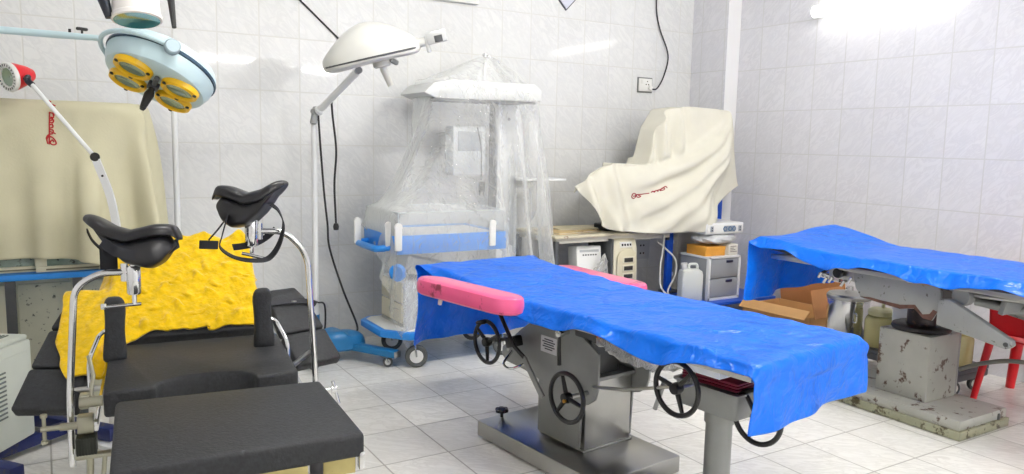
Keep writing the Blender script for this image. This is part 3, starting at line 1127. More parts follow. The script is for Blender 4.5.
for x, y in ((2.25, 4.99), (2.27, 5.50), (2.98, 4.99), (2.98, 5.50)):
    castor((x, y, .082), .082, .04, W_)
M().bb(2.20, 2.95, 5.10, 5.52, .27, .61, .012).build('drawer_cabinet', white_m, **G_)
for z0, z1 in ((.30, .44), (.452, .60)):
    d_ = M().bb(2.186, 2.202, 5.115, 5.505, z0, z1, .004).build('drawer', creamplastic_m, **G_)
    M().bb(2.180, 2.188, 5.29, 5.34, (z0 + z1) / 2 - .018, (z0 + z1) / 2 + .018, .002).build('drawer_pull', mat('pull_grey', (128, 126, 104), .5), d_, True)
M().bb(2.186, 2.202, 5.115, 5.505, .272, .295, .003).build('plinth', mat('warm_grey', (176, 176, 168), .4), **G_)
# tilt mechanism and blue knob
M().box((2.42, 5.28, .69), (.42, .34, .13), (0, RAD(14), 0), .02).build('tilt_housing', mat('warm_grey', (176, 176, 168), .4), **G_)
M().cyl((2.20, 5.05, .70), (2.12, 5.02, .70), .012).build('knob_shaft', dgrey_m, **G_)
M().lathe([(0, 0), (.05, 0), (.062, .01), (.062, .035), (.05, .045), (0, .045)], (2.13, 5.03, .70), (-.75, -.65, 0), 24).build('tilt_knob', cyan_m, **G_)
# bed tray
mt = M()
mt.bb(2.10, 2.99, 5.0, 5.63, .83, .86, .01)
mt.bb(2.10, 2.99, 4.985, 5.01, .83, .965, .008).bb(2.10, 2.99, 5.62, 5.645, .83, .965, .008)
mt.bb(2.09, 2.115, 5.0, 5.63, .83, .965, .008).bb(2.975, 3.0, 5.0, 5.63, .83, .965, .008)
mt.build('bed_tray', cyan_m, **G_)
M().tube(fillet([(2.10, 5.10, .87), (1.99, 5.12, .865), (1.99, 5.52, .865), (2.10, 5.55, .87)], .05), .022, 10).box((2.04, 5.30, .845), (.1, .30, .02), None, .006).build('push_handle', cyan_m, **G_)
M().bb(2.14, 2.96, 5.03, 5.60, .865, .955, .02, 3).build('mattress', mat('cot_mattress', (236, 236, 232), .6, bump=.1, bscale=30), **G_)
for x, y in ((2.10, 4.975), (2.86, 4.975), (2.08, 5.10), (1.985, 5.48)):
    M().box((x, y, .945), (.055, .022, .17), None, .026 if False else .01, 3).lathe([(0, 0), (.0275, 0), (.0275, .022), (0, .022)], (x, y + .011, 1.03), (0, -1, 0), 24).build('side_clip', whiteplastic_m, **G_)
acr = film_mat('acrylic', (236, 240, 240), .88, .06, 3, .02)
mt = M().bb(2.12, 2.975, 4.998, 5.004, .95, 1.125).bb(2.12, 2.975, 5.622, 5.628, .95, 1.125).bb(2.108, 2.114, 5.0, 5.625, .95, 1.125).bb(2.978, 2.984, 5.0, 5.625, .95, 1.125)
mt.build('cot_wall', acr, **G_)
mt = M()
for a, b_ in (((2.11, 5.0), (2.98, 5.0)), ((2.11, 5.625), (2.98, 5.625)), ((2.11, 5.0), (2.11, 5.625)), ((2.98, 5.0), (2.98, 5.625))):
    mt.tube([(*a, 1.127), (*b_, 1.127)], .005, 8)
for a in ((2.11, 5.0), (2.11, 5.625), (2.98, 5.0), (2.98, 5.625)):
    mt.tube([(*a, .95), (*a, 1.127)], .004, 8)
mt.build('cot_edge', mat('acrylic_edge', (190, 196, 196), .2), **G_)
# column, controller, hood
M().bb(3.27, 3.47, 5.62, 5.76, .27, 1.99, .012).build('column', white_m, **G_)
M().bb(3.255, 3.27, 5.63, 5.75, .9, 1.98).build('column_channel', dgrey_m, **G_)
M().lathe([(0, 0), (.014, 0), (.014, .004), (0, .006)], (3.37, 5.62, 1.83), (0, -1, 0), 16).build('column_screw', mat('screw_grey', (150, 150, 150), .4), **G_)
cb = M().bb(2.84, 3.14, 5.60, 5.76, 1.36, 1.76, .012).build('control_box', mat('panel_grey', (190, 194, 196), .35), **G_)
M().bb(2.88, 3.10, 5.592, 5.602, 1.56, 1.72, .004).build('control_screen', mat('screen_grey', (150, 156, 160), .2), cb, True)
hd = [(2.42, 1.99), (2.50, 2.065), (2.66, 2.10), (3.40, 2.10), (3.46, 2.055), (3.46, 1.965), (2.52, 1.955)]
M().prism(hd, (0, 5.72, 0), (1, 0, 0), (0, 0, 1), .46, .01).build('heater_hood', mat('hood_grey', (214, 216, 214), .35), **G_)
M().bb(2.50, 3.42, 5.28, 5.30, 1.945, 1.962).build('hood_trim', dgrey_m, **G_)
mt = M()
for i in range(14):
    x = 2.62 + i * .055
    mt.bb(x, x + .02, 5.32, 5.66, 1.945, 1.958)
mt.build('heater_grille', mat('grille_dark', (120, 122, 122), .4, .6), **G_)
M().cyl((3.06, 5.5, 2.09), (3.06, 5.5, 2.325), .014).lathe([(0, 0), (.02, .004), (.02, .02), (0, .028)], (3.06, 5.5, 2.315), n=16).build('hood_rod', chrome_m, **G_)
M().bb(3.42, 3.84, 5.42, 5.76, 1.318, 1.336, .004).build('instrument_shelf', white_m, **G_)
M().bb(3.44, 3.50, 5.44, 5.74, 1.26, 1.32, .006).build('shelf_bracket', mat('warm_grey', (176, 176, 168), .4), **G_)
pl_ = M().tube(catmull([(3.05, 5.58, 1.75), (3.04, 5.5, 1.6), (3.03, 5.47, 1.45), (3.02, 5.45, 1.33)], 6), .006).build('sensor_cord', cable_m, **G_)
M().box((3.02, 5.44, 1.275), (.05, .035, .085), None, .01).cyl((3.005, 5.44, 1.24), (3.0, 5.44, 1.205), .005).cyl((3.035, 5.44, 1.24), (3.04, 5.44, 1.205), .005).build('plug', black_m, pl_, True)

# clear plastic sheet thrown over the warmer
wallc = obox((3, 6.47, 2), (12, 1, 6))
wc = [obox((2.98, 5.49, 1.90), (.96, .46, .40)), capsule((3.06, 5.5, 2.1), (3.06, 5.5, 2.335), .02),
      obox((3.37, 5.69, 1.1), (.20, .14, 1.9)), obox((2.55, 5.31, .94), (.90, .66, .40)), obox((3.63, 5.59, 1.32), (.44, .36, .04)),
      obox((2.99, 5.68, 1.56), (.30, .16, .40)), wallc]
for k_ in range(20):
    a_ = 2 * PI * k_ / 20
    wc.append(capsule((3.06, 5.5, 2.29), (3.03 + max(-.43, min(.43, .62 * math.cos(a_))), 5.49 + max(-.22, min(.22, .32 * math.sin(a_))), 2.07), .035))
n1, n2 = 84, 50
xs = np.linspace(1.52, 4.32, n1)
ys = np.linspace(5.93, 4.30, n2)
P = np.zeros((n1, n2, 3))
P[..., 0] = xs[:, None]
P[..., 1] = ys[None, :]
P[..., 2] = 2.36
ip = int(np.argmin(abs(xs - 3.06)))
jp = int(np.argmin(abs(ys - 5.5)))
pm = np.zeros((n1, n2), bool)
pm[ip, jp] = True
P = cloth(P, wc, pm, 170, 9, 0.0, .008, .35, .25, .5, seed=11, jitter=.006)
film2_m = film_mat('clear_polythene', (240, 242, 240), .82, .12, 13, 1.0)
s = cloth_obj('plastic_cover', P, film2_m, thick=.0)
tag(s, 'clear plastic sheet tented over the infant warmer', 'plastic cover')

# ================================================================== blue rack and the machines beside the pillar
RK = thing('rack', 'blue painted steel rack with a low shelf beside the pillar', 'rack', (5.0, 5.2, 0))
GK = dict(parent=RK, world=True)
M().bb(3.80, 5.86, 4.80, 5.47, .222, .25, .006).build('shelf', blue_m, **GK)
for x, y, h in ((5.0, 5.36, .86), (5.72, 5.455, 1.28), (3.86, 5.43, .25), (5.82, 4.84, .25), (3.86, 4.84, .25)):
    M().bb(x - .035, x + .035, y - .02, y + .02, 0, h, .004).build('post', blue_m, **GK)
M().bb(5.02, 5.72, 5.42, 5.44, .71, .745).bb(5.02, 5.72, 5.42, 5.44, .40, .435).build('cross_rail', white_m, **GK)
M().box((4.965, 5.345, .80), (.035, .03, .08), None, .006).build('latch', dgrey_m, **GK)

WT = thing('side_table', 'pale wooden topped table with dark legs left of the blue post', 'table', (4.3, 5.5, 0))
GW = dict(parent=WT, world=True)
M().bb(3.60, 4.93, 5.22, 5.90, .845, .868, .004).build('tabletop', mat('pale_laminate', (206, 198, 172), .5, var=.08, vscale=12, dirt=(150, 128, 96), dscale=10, damt=.2), **GW)
M().bb(3.63, 4.90, 5.25, 5.87, .80, .845).build('apron', mat('cream_board', (204, 200, 188), .5), **GW)
for x, y in ((3.64, 5.26), (3.64, 5.85), (4.19, 5.50), (4.88, 5.86)):
    M().bb(x - .02, x + .02, y - .02, y + .02, 0.0 if y > 5.48 or x < 3.7 else .25, .82, .003).build('leg', dgrey_m, **GW)
M().bb(3.86, 3.90, 5.83, 5.87, 0, .82).build('leg', dgrey_m, **GW)

# boards lying on the table
for k_, (x, y, z, w, d, h, rz, m_, lab) in enumerate((
        (3.92, 5.50, .869, .50, .34, .016, .15, mat('buff_card', (214, 190, 140), .7, var=.12, vscale=14, dirt=(150, 110, 70), dscale=12, damt=.3), 'buff card folder lying on the pale table'),
        (4.02, 5.56, .886, .40, .26, .012, -.12, mat('cream_card', (216, 206, 174), .7, var=.08), 'cream card folder on top of the buff folder'))):
    f = thing('folder', lab, 'folder', (x, y, z), rz)
    M().bb(-w / 2, w / 2, -d / 2, d / 2, 0, h * .3, .001).bb(-w / 2, w / 2 - .01, -d / 2, d / 2, h * .7, h, .001).build('cover', m_, f)
    M().bb(-w / 2 + .004, w / 2 - .016, -d / 2 + .006, d / 2 - .006, h * .3, h * .7).build('paper_sheets', mat('paper', (228, 224, 212), .7), f)

# voltage stabiliser
ST = thing('voltage_stabilizer', 'tall cream voltage stabilizer with sockets in its front under the table', 'stabilizer', (4.34, 5.30, .25))
GS = dict(parent=ST, world=True)
prof = [(5.185, .25), (5.185, .40), (5.20, .74), (5.225, .80), (5.27, .83), (5.46, .83), (5.46, .25)]
M().prism(prof, (4.21, 0, 0), (0, 1, 0), (0, 0, 1), .265, .012).build('case', creamplastic_m, **GS)
M().prism([(4.235, .30), (4.235, .66), (4.26, .705), (4.30, .725), (4.40, .725), (4.45, .69), (4.45, .30)], (0, 5.186, 0), (1, 0, 0), (0, 0, 1), .012, .004).build('front_panel', mat('cream_panel', (214, 206, 176), .4), **GS)
M().box((4.345, 5.205, .765), (.13, .016, .05), (-.25, 0, 0), .003).build('meter_window', mat('meter', (230, 230, 222), .3), **GS)
m_ = M()
for i in range(4):
    m_.box((4.30 + i * .03, 5.195, .765), (.013, .012, .018), (-.25, 0, 0))
m_.build('meter_digits', black_m, **GS)
for i, z in enumerate((.635, .562, .49)):
    o_ = M().bb(4.29, 4.42, 5.166, 5.178, z - .028, z + .028, .004).build('socket', creamplastic_m, **GS)
    M().bb(4.305, 4.40, 5.160, 5.168, z - .018, z + .018, .002).build('socket_slots', mat('socket_dark', (52, 50, 44), .5), o_, True)
M().bb(4.185, 4.209, 5.20, 5.46, .25, .82, .004).build('side_fin', dgrey_m, **GS)
M().bb(4.44, 4.48, 5.13, 5.165, .38, .42, .006).build('plug', creamplastic_m, **GS)
# white machine under the table
WD = thing('white_machine', 'small white machine with a row of buttons under the pale table', 'machine', (4.05, 5.3, .25))
mt = Matrix.Translation((4.03, 5.36, .50)) @ Euler((RAD(-8), 0, RAD(-6))).to_matrix().to_4x4()
M().box((0, 0, 0), (.25, .16, .50), None, .014).xf(mt).build('case', whiteplastic_m, WD, True)
m_ = M()
for i in range(6):
    m_.box((-.06 + i * .025, -.082, .17), (.012, .008, .012))
m_.xf(mt).build('buttons', dgrey_m, WD, True)
M().box((0, -.081, .205), (.19, .006, .02)).xf(mt).build('name_strip', mat('strip_grey', (180, 182, 180), .4), WD, True)
P = []
for i in range(16):
    r = []
    for j in range(12):
        u, v = i / 15, j / 11
        r.append((4.02 + u * .165 + rng.normal(0, .004) - .05 * (1 - v) * (u < .5), 5.24 - .03 * math.sin(PI * u) + rng.normal(0, .006), .43 + v * .27 * (1 - .55 * abs(u - .6) * 1.6) + rng.normal(0, .004)))
    P.append(r)
s = M().grid(P).build('plastic_bag', film_m, None, smooth=60, solid=.001)
tag(s, 'clear plastic bag hung over the small white machine under the table', 'plastic bag')

t = thing('wall_socket', 'grey double socket plate low on the back wall behind the blue post', 'socket', (5.2, YB, .57))
M().bb(5.10, 5.30, YB - .012, YB, .48, .68, .004).build('plate', mat('plate_grey', (200, 202, 202), .4), t, True)
m_ = M()
for z in (.54, .62):
    for dx in (-.02, .02):
        m_.cyl((5.20 + dx, YB - .011, z), (5.20 + dx, YB - .014, z), .01, n=12)
m_.build('socket_holes', black_m, t, True)
s = M().tube(catmull([(4.80, 5.215, .84), (4.78, 5.20, .70), (4.74, 5.18, .55), (4.70, 5.12, .38), (4.74, 5.05, .30), (4.79, 5.12, .34), (4.92, 5.17, .47), (4.92, 5.18, .60), (4.82, 5.20, .70), (4.73, 5.22, .77)], 8), .008, 8).build('power_cord', cablew_m, None)
tag(s, 'white flex looped between the stabilizer and the blue post', 'cable')

# drawer cabinet and the stack on it
CB = thing('drawer_cabinet', 'small grey two drawer cabinet with white edges on the blue shelf', 'cabinet', (5.26, 5.06, .25))
GC = dict(parent=CB, world=True)
cgrey = mat('cabinet_grey', (158, 162, 166), .45)
M().bb(5.07, 5.455, 4.915, 5.27, .25, .64, .004).build('body', cgrey, **GC)
m_ = M()
m_.bb(5.06, 5.085, 4.895, 4.93, .25, .65, .003).bb(5.44, 5.465, 4.895, 4.93, .25, .65, .003)
m_.bb(5.06, 5.465, 4.895, 4.93, .25, .275, .003).bb(5.06, 5.465, 4.895, 5.27, .632, .65, .003).build('frame', white_m, **GC)
for z0, z1 in ((.28, .445), (.46, .625)):
    d_ = M().bb(5.09, 5.435, 4.898, 4.915, z0, z1, .003).build('drawer', cgrey, **GC)
    M().bb(5.28, 5.36, 4.890, 4.900, z1 - .035, z1 - .012, .003).build('drawer_handle', mat('handle_navy', (40, 44, 76), .4), d_, True)
JC = thing('jerrycan', 'white plastic jerrycan in front of the grey cabinet', 'jerrycan', (4.94, 5.0, .25), RAD(-20))
m_ = M().loft([rrect(.10 * s, .065 * s, z, .02) for z, s in ((0.0, .9), (.012, 1), (.24, 1), (.275, .92), (.29, .7), (.292, .5))])
m_.build('body', mat('jerry_white', (226, 230, 224), .4), JC)
M().tube(fillet([(.065, 0, .28), (.06, 0, .335), (-.02, 0, .335), (-.02, 0, .285)], .03), .012).build('handle', mat('jerry_white', (226, 230, 224), .4), JC)
M().cyl((-.06, 0, .285), (-.065, 0, .33), .025).cyl((-.065, 0, .325), (-.067, 0, .345), .03).build('cap', whiteplastic_m, JC)
CT = thing('carton', 'orange cardboard carton on the grey cabinet', 'box', (5.20, 5.08, .65), RAD(-4))
orange_m = mat('orange_card', (226, 160, 62), .6, var=.08)
M().bb(-.12, .11, -.13, .13, 0, .085, .002).build('body', orange_m, CT)
M().bb(-.12, .11, -.135, -.128, .055, .087, .001).build('lid_flap', orange_m, CT)
CT = thing('carton', 'small white printed carton beside the orange carton on the cabinet', 'box', (5.39, 5.06, .65), RAD(3))
M().bb(-.065, .06, -.13, .13, 0, .10, .002).build('body', mat('white_card', (226, 222, 210), .6), CT)
m_ = M()
for i, w_ in enumerate((.08, .05, .07, .09)):
    m_.bb(-.045, -.045 + w_, -.132, -.1295, .078 - i * .016, .084 - i * .016)
m_.build('lettering', mat('print_grey', (130, 122, 112), .6), CT)
# lumpy plastic bundle and flat machine on top
P = []
for i in range(30):
    r = []
    a = 2 * PI * i / 30
    for j in range(13):
        b_ = -PI / 2 + PI * j / 12
        k_ = 1 + .10 * math.sin(3 * a + 1) + .08 * math.sin(7 * a + 5 * b_)
        f_ = np.sign(math.cos(b_)) * abs(math.cos(b_)) ** .6
        r.append((5.28 + .24 * k_ * f_ * math.cos(a), 5.06 + .16 * k_ * f_ * math.sin(a), .80 + .048 * math.sin(b_) + .008 * math.sin(9 * a + 3 * b_) * math.cos(b_)))
    P.append(r)
P.append(P[0])
s = M().grid(P).build('wrapped_bundle', mat('grey_wrap', (206, 208, 208), .3, bump=.8, bscale=18), None, smooth=80, sub=1)
tag(s, 'grey plastic wrapped bundle squashed under the flat white machine', 'bundle')
FM = thing('electrosurgical_unit', 'flat white machine with round sockets on its front on top of the stack', 'machine', (5.33, 5.06, .845), RAD(-2))
M().bb(-.26, .20, -.11, .24, .003, .105, .008).build('case', white_m, FM)
M().bb(-.25, .19, -.118, -.108, .012, .090, .003).build('front_panel', whiteplastic_m, FM)
m_ = M()
for x in (-.04, .02, .07):
    m_.lathe([(.014, 0), (.022, 0), (.022, .006), (.014, .006)], (x, -.118, .05), (0, -1, 0), 20)
m_.build('socket', mat('socket_blue', (70, 104, 140), .4), FM)
for x in (-.20, .145):
    M().bb(x - .018, x + .018, -.123, -.117, .025, .078, .002).build('control_panel', mat('control_grey', (150, 158, 166), .4), FM)
M().bb(-.055, .085, -.1195, -.1175, .022, .078).build('socket_plate', mat('control_grey', (150, 158, 166), .4), FM)
m_ = M()
for x in (-.20, .145):
    for z in (.04, .062):
        m_.cyl((x, -.123, z), (x, -.125, z), .007, n=12)
m_.build('buttons', dgrey_m, FM)

# machines beneath the cover, and the cover
MC = thing('monitor', 'dark footed machine mostly hidden under the cream cover on the pale table', 'machine', (4.45, 5.55, .868))
GM = dict(parent=MC, world=True)
M().bb(4.36, 4.62, 5.30, 5.50, .93, 1.42, .03).build('body', mat('machine_cream', (200, 198, 186), .5), **GM)
M().bb(4.24, 4.60, 5.34, 5.54, .872, .93, .01).build('foot', black_m, **GM)
MT = thing('equipment_column', 'tall machine standing by the pillar, hidden under the cream cover', 'machine', (5.2, 5.35, .25))
GT = dict(parent=MT, world=True)
M().bb(4.92, 5.54, 5.27, 5.46, 1.15, 1.95, .02).build('cabinet', mat('machine_cream', (200, 198, 186), .5), **GT)
M().bb(5.12, 5.34, 5.37, 5.46, .25, 1.15, .006).build('column', mat('machine_cream', (200, 198, 186), .5), **GT)
M().bb(4.98, 5.50, 5.33, 5.465, .25, .275, .006).build('foot', dgrey_m, **GT)

canvas_m = mat('cream_canvas', (218, 215, 200), .78, bump=.06, bscale=120, var=.04, vscale=5, spec=.2)


def sstep(a, b, x):
    t = min(1, max(0, (x - a) / (b - a)))
    return t * t * (3 - 2 * t)


top = [(3.80, 1.275), (3.92, 1.365), (4.03, 1.437), (4.19, 1.478), (4.40, 1.470), (4.575, 1.462), (4.615, 1.56), (4.68, 1.80), (4.80, 1.965), (5.03, 1.995), (5.35, 1.988), (5.575, 1.975), (5.64, 1.66), (5.70, 1.28)]
hem = [(3.80, 1.26), (3.88, 1.16), (3.98, 1.0), (4.13, .91), (4.32, .885), (4.50, .873), (4.62, .87), (4.78, .868), (4.92, .866), (5.06, .868), (5.20, .955), (5.36, 1.085), (5.54, 1.19), (5.70, 1.27)]
nA, nB, nC = 150, 64, 14
ti = np.linspace(0, len(top) - 1, nA)
TP = np.stack([np.interp(ti, np.arange(len(top)), [p[k] for p in top]) for k in (0, 1)], 1)
HP = np.stack([np.interp(ti, np.arange(len(hem)), [p[k] for p in hem]) for k in (0, 1)], 1)
for _ in range(1):
    TP[1:-1] = (TP[:-2] + TP[1:-1] * 2 + TP[2:]) / 4
    HP[1:-1] = (HP[:-2] + HP[1:-1] * 2 + HP[2:]) / 4


def cover_pt(x, z, bfrac):
    cx = 1.455 + .515 * max(0, (x - 4.2) / 1.4) ** 2.3
    q = cx - z
    r = .22 + .55 * max(0, 5.66 - x)
    y = 5.20
    lo = sstep(-.02, .05, q) * sstep(4.2, 4.6, x)
    qn = q / r
    fade = sstep(4.1, 4.7, x)
    ed = sstep(5.70, 5.30, x)
    y -= .06 * lo * ed
    sn = math.sin(2 * PI * (qn * 3.4 + .25 * math.sin(3.1 * x)))
    y += fade * ed * .07 * (sn - .35 * sn * abs(sn)) * math.exp(-abs(qn) * 1.5) * (q > 0)
    y += fade * ed * .022 * math.sin(7 * x + 9 * z) * math.sin(5 * x - 3 * z + 1) * (q > 0)
    y -= .11 * math.exp(-((qn - .8) / .45) ** 2) * sstep(3.95, 4.9, x) * ed
    up = (1 - sstep(-.04, .02, q)) * sstep(4.6, 4.7, x)
    y += up * (.035 * math.sin(34 * x + 4 * z) * sstep(5.15, 4.95, x) - .02 * math.sin(60 * x - 3 * z) * sstep(5.05, 4.9, x))
    lf = sstep(4.55, 4.1, x)
    y += lf * (.05 * math.sin(24 * x + 5 * z + 1.2 * math.sin(4 * z)) * (.25 + .9 * bfrac) + .014 * math.sin(43 * x + 9 * z + 2 * math.sin(6 * z)))
    y -= .05 * lf * bfrac
    y -= .16 * sstep(1.2, .9, z) * sstep(4.85, 5.1, x) * sstep(5.5, 5.2, x)
    return y


P = np.zeros((nA, nC + nB, 3))
for i in range(nA):
    (x0, z0), (x1, z1) = TP[i], HP[i]
    yb = 5.25 + .27 * sstep(4.0, 4.4, x0) if x0 < 4.6 else 5.46
    for j in range(nC):
        f = 1 - j / nC
        y0 = cover_pt(x0, z0, 0)
        P[i, j] = (x0, y0 + (yb - y0) * f, z0 - .05 * f * f * (x0 < 4.2) - .006 * math.sin(PI * f))
    for j in range(nB):
        f = j / (nB - 1)
        x = x0 + (x1 - x0) * f
        z = z0 + (z1 - z0) * f
        rnd = .03 * math.exp(-f * 9)
        P[i, nC + j] = (x, cover_pt(x, z, f) + rnd, z)
for _ in range(2):
    P[1:-1, 1:-1] = (P[1:-1, 1:-1] * 2 + P[:-2, 1:-1] + P[2:, 1:-1] + P[1:-1, :-2] + P[1:-1, 2:]) / 6
COVER_P = P
cover = cloth_obj('dust_cover', P, canvas_m, thick=.004, sub=0)
ink_m = mat('red_ink', (150, 40, 52), .8)
zz = lambda L: [(620 + a / 15.8, 175 + b / 15.8) for a, b in L]
strokes(P, [zz(L) for L in (
    [(190, 330), (200, 300), (235, 290), (252, 320), (235, 360), (205, 370), (185, 345), (190, 325)],
    [(205, 335), (240, 330), (270, 308), (300, 325), (328, 335), (300, 352), (268, 346), (262, 318)],
    [(250, 312), (330, 306), (400, 296), (460, 288)],
    [(490, 276), (520, 254), (542, 272), (570, 244), (600, 258), (612, 232), (642, 248), (655, 214)],
    [(500, 268), (560, 250), (620, 232), (690, 205)],
    [(655, 214), (690, 198), (704, 226), (664, 244), (640, 236)], [(690, 196), (722, 180), (748, 206)])], .0042, ink_m, 'lettering', cover)
tag(cover, 'cream cloth cover draped over the tall and low machines by the pillar', 'cover')

# ================================================================== floor things at the right
CBX = thing('cardboard_box', 'open brown cardboard box on the floor below the right blue sheet', 'box', (5.62, 4.4, 0), RAD(4))
card_m = mat('brown_card', (186, 130, 82), .75, var=.08, vscale=5)
cardl_m = mat('light_card', (206, 160, 104), .75, var=.06)
x0, x1, y0, y1, h = -.27, .25, -.34, .34, .24
M().bb(x0, x1, y0, y1, 0, .008).bb(x0, x0 + .008, y0, y1, 0, h).bb(x1 - .008, x1, y0, y1, 0, h).bb(x0, x1, y0, y0 + .008, 0, h).bb(x0, x1, y1 - .008, y1, 0, h).build('body', cardl_m, CBX)
M().box((x0 - .03, 0, h + .02), (.008, .66, .10), (0, RAD(50), 0)).build('flap', cardl_m, CBX)
M().box((x1 - .0, 0, h + .12), (.008, .66, .26), (0, RAD(-12), 0)).build('flap', card_m, CBX)
M().box((0, y0 - .0, h + .11), (.50, .008, .24), (RAD(-14), 0, 0)).build('flap', card_m, CBX)
SD = thing('steel_drum', 'shiny stainless steel drum with a lid behind the worn table', 'drum', (5.33, 3.67, 0))
M().lathe([(0, 0), (.15, 0), (.155, .01), (.155, .47), (.16, .475), (.16, .485), (.15, .49), (.0, .49)], n=40).build('body', chrome_m, SD)
M().lathe([(.152, .0), (.163, .002), (.163, .025), (.15, .04), (.05, .055), (0, .057)], (0, 0, .485), n=40).build('lid', steel_m, SD)
M().tube(fillet([(-.04, 0, .535), (-.04, 0, .575), (.04, 0, .575), (.04, 0, .535)], .02), .008).build('lid_handle', chrome_m, SD)
for s_ in (-1, 1):
    M().tube(fillet([(s_ * .10, -.118, .40), (s_ * .12, -.16, .40), (s_ * .12, -.16, .33), (s_ * .10, -.118, .33)], .02), .006).build('side_handle', chrome_m, SD)
SU = thing('suction_machine', 'suction trolley with two pale yellow jars behind the worn table', 'suction machine', (5.3, 3.05, 0))
GU = dict(parent=SU, world=True)
M().bb(5.12, 5.50, 2.68, 3.48, .11, .16, .01).bb(5.12, 5.50, 2.68, 3.48, .16, .185, .004).build('trolley_tray', mat('trolley_grey', (96, 98, 104), .45), **GU)
for x, y in ((5.18, 2.74), (5.44, 2.74), (5.18, 3.42), (5.44, 3.42)):
    castor((x, y, .05), .05, .03, SU, True)
M().bb(5.18, 5.46, 2.90, 3.22, .185, .62, .02).build('pump_case', white_m, **GU)
jar_m = mat('yellow_jar', (236, 228, 160), .12, trans=.35, coat=.3)
for y in (2.80, 3.36):
    j_ = M().lathe([(0, 0), (.10, 0), (.108, .012), (.108, .19), (.095, .22), (.07, .235), (0, .235)], (5.28, y, .186), n=32).build('jar', jar_m, **GU)
    M().lathe([(0, 0), (.085, 0), (.09, .008), (.09, .035), (.07, .05), (0, .052)], (5.28, y, .418), n=28).cyl((5.30, y, .46), (5.30, y, .52), .012).build('jar_lid', mat('lid_cream', (220, 216, 168), .4), j_, True)
M().tube(catmull([(5.30, 3.37, .52), (5.30, 3.30, .58), (5.31, 3.15, .60), (5.32, 3.05, .62)], 6), .010).tube(catmull([(5.30, 2.76, .52), (5.30, 2.84, .58), (5.31, 2.95, .60), (5.32, 3.0, .62)], 6), .010).build('suction_tube', mat('clear_tube', (214, 206, 160), .2), **GU)
M().tube(fillet([(5.47, 2.95, .3), (5.47, 2.95, .85), (5.47, 3.2, .85), (5.47, 3.2, .3)], .06), .010).build('push_handle', chrome_m, **GU)

# red plastic chair
RC = thing('plastic_chair', 'red plastic armchair half hidden behind the worn table at the right edge', 'chair', (5.49, 2.36, 0), RAD(90))
sy = .43
seat_pts = []
for i in range(14):
    r = []
    for j in range(14):
        u, v = i / 13 * 2 - 1, j / 13 * 2 - 1
        r.append((u * (.235 - .02 * v), v * .22, sy - .02 * (1 - u * u) * (1 - v * v) - (.02 * (v < -.9) if True else 0)))
    seat_pts.append(r)
M().grid(seat_pts).build('seat', red_m, RC, solid=.012, sub=1)
bk = []
for i in range(14):
    r = []
    for j in range(14):
        u, v = i / 13 * 2 - 1, j / 13
        r.append((u * (.235 - .03 * v * v), .20 + .09 * v - .03 * (1 - u * u), sy + .03 + v * (.44 + .04 * (1 - u * u))))
    bk.append(r)
M().grid(bk).build('backrest', red_m, RC, solid=.012, sub=1)
for sx in (-1, 1):
    M().tube([(sx * .235, -.20, sy), (sx * .285, -.245, 0)], [.040, .028], 12).build('leg', red_m, RC)
    M().tube([(sx * .225, .19, sy), (sx * .265, .27, 0)], [.026, .020], 10).build('leg', red_m, RC)
    M().tube(catmull([(sx * .245, -.20, sy), (sx * .27, -.21, .55), (sx * .28, -.17, .65), (sx * .28, .0, .66), (sx * .26, .20, .66), (sx * .235, .235, .64)], 6), .022, 10).build('armrest', red_m, RC)
# ================================================================== labour table (left front)
GT_ = thing('gynaecology_table', 'black padded gynaecology table with leg supports in the left foreground', 'examination table', (.47, 2.9, 0), RAD(-6))
brass_m = mat('tarnished_steel', (176, 164, 112), .35, .8, var=.15, vscale=10, dirt=(120, 96, 54), dscale=10, damt=.25)


def cushion(poly, z0, z1, bev=.016):
    """upholstered cushion from a plan outline"""
    b = bmesh.new()
    vs = [b.verts.new((x, y, z0)) for x, y in poly]
    f = b.faces.new(vs)
    r = bmesh.ops.extrude_face_region(b, geom=[f])
    bmesh.ops.translate(b, vec=(0, 0, z1 - z0), verts=[g for g in r['geom'] if isinstance(g, bmesh.types.BMVert)])
    bmesh.ops.recalc_face_normals(b, faces=b.faces[:])
    ed = [e for e in b.edges if abs(e.verts[0].co.z - e.verts[1].co.z) < 1e-5 or True]
    bmesh.ops.bevel(b, geom=ed, offset=bev, segments=3, affect='EDGES', profile=.5)
    m_ = M()
    m_._merge(b)
    return m_


# leg section
cushion([(-.28, -.835), (.385, -.80), (.365, -.25), (-.285, -.235)], .705, .78).build('leg_cushion', leather_m, GT_)
M().bb(-.26, .22, -.80, -.785, .655, .705, .003).bb(.265, .36, -.785, -.77, .655, .705, .003).build('front_rail', brass_m, GT_)
M().bb(.225, .262, -.805, -.79, .60, .715, .004).build('strap_tab', vinyl_m, GT_)
m_ = M().bb(-.27, -.25, -.80, -.25, .66, .705, .003).bb(.345, .365, -.77, -.26, .66, .705, .003).bb(-.26, .36, -.28, -.26, .66, .705)
m_.build('leg_frame', steel_m, GT_)
M().box((.376, -.785, .695), (.016, .03, .055), None, .003).build('corner_bracket', chrome_m, GT_)
m_ = M()
for x in (-.25, .33):
    m_.tube(fillet([(x, -.70, .66), (x, -.70, .08), (x, -.40, .05)], .08), .014)
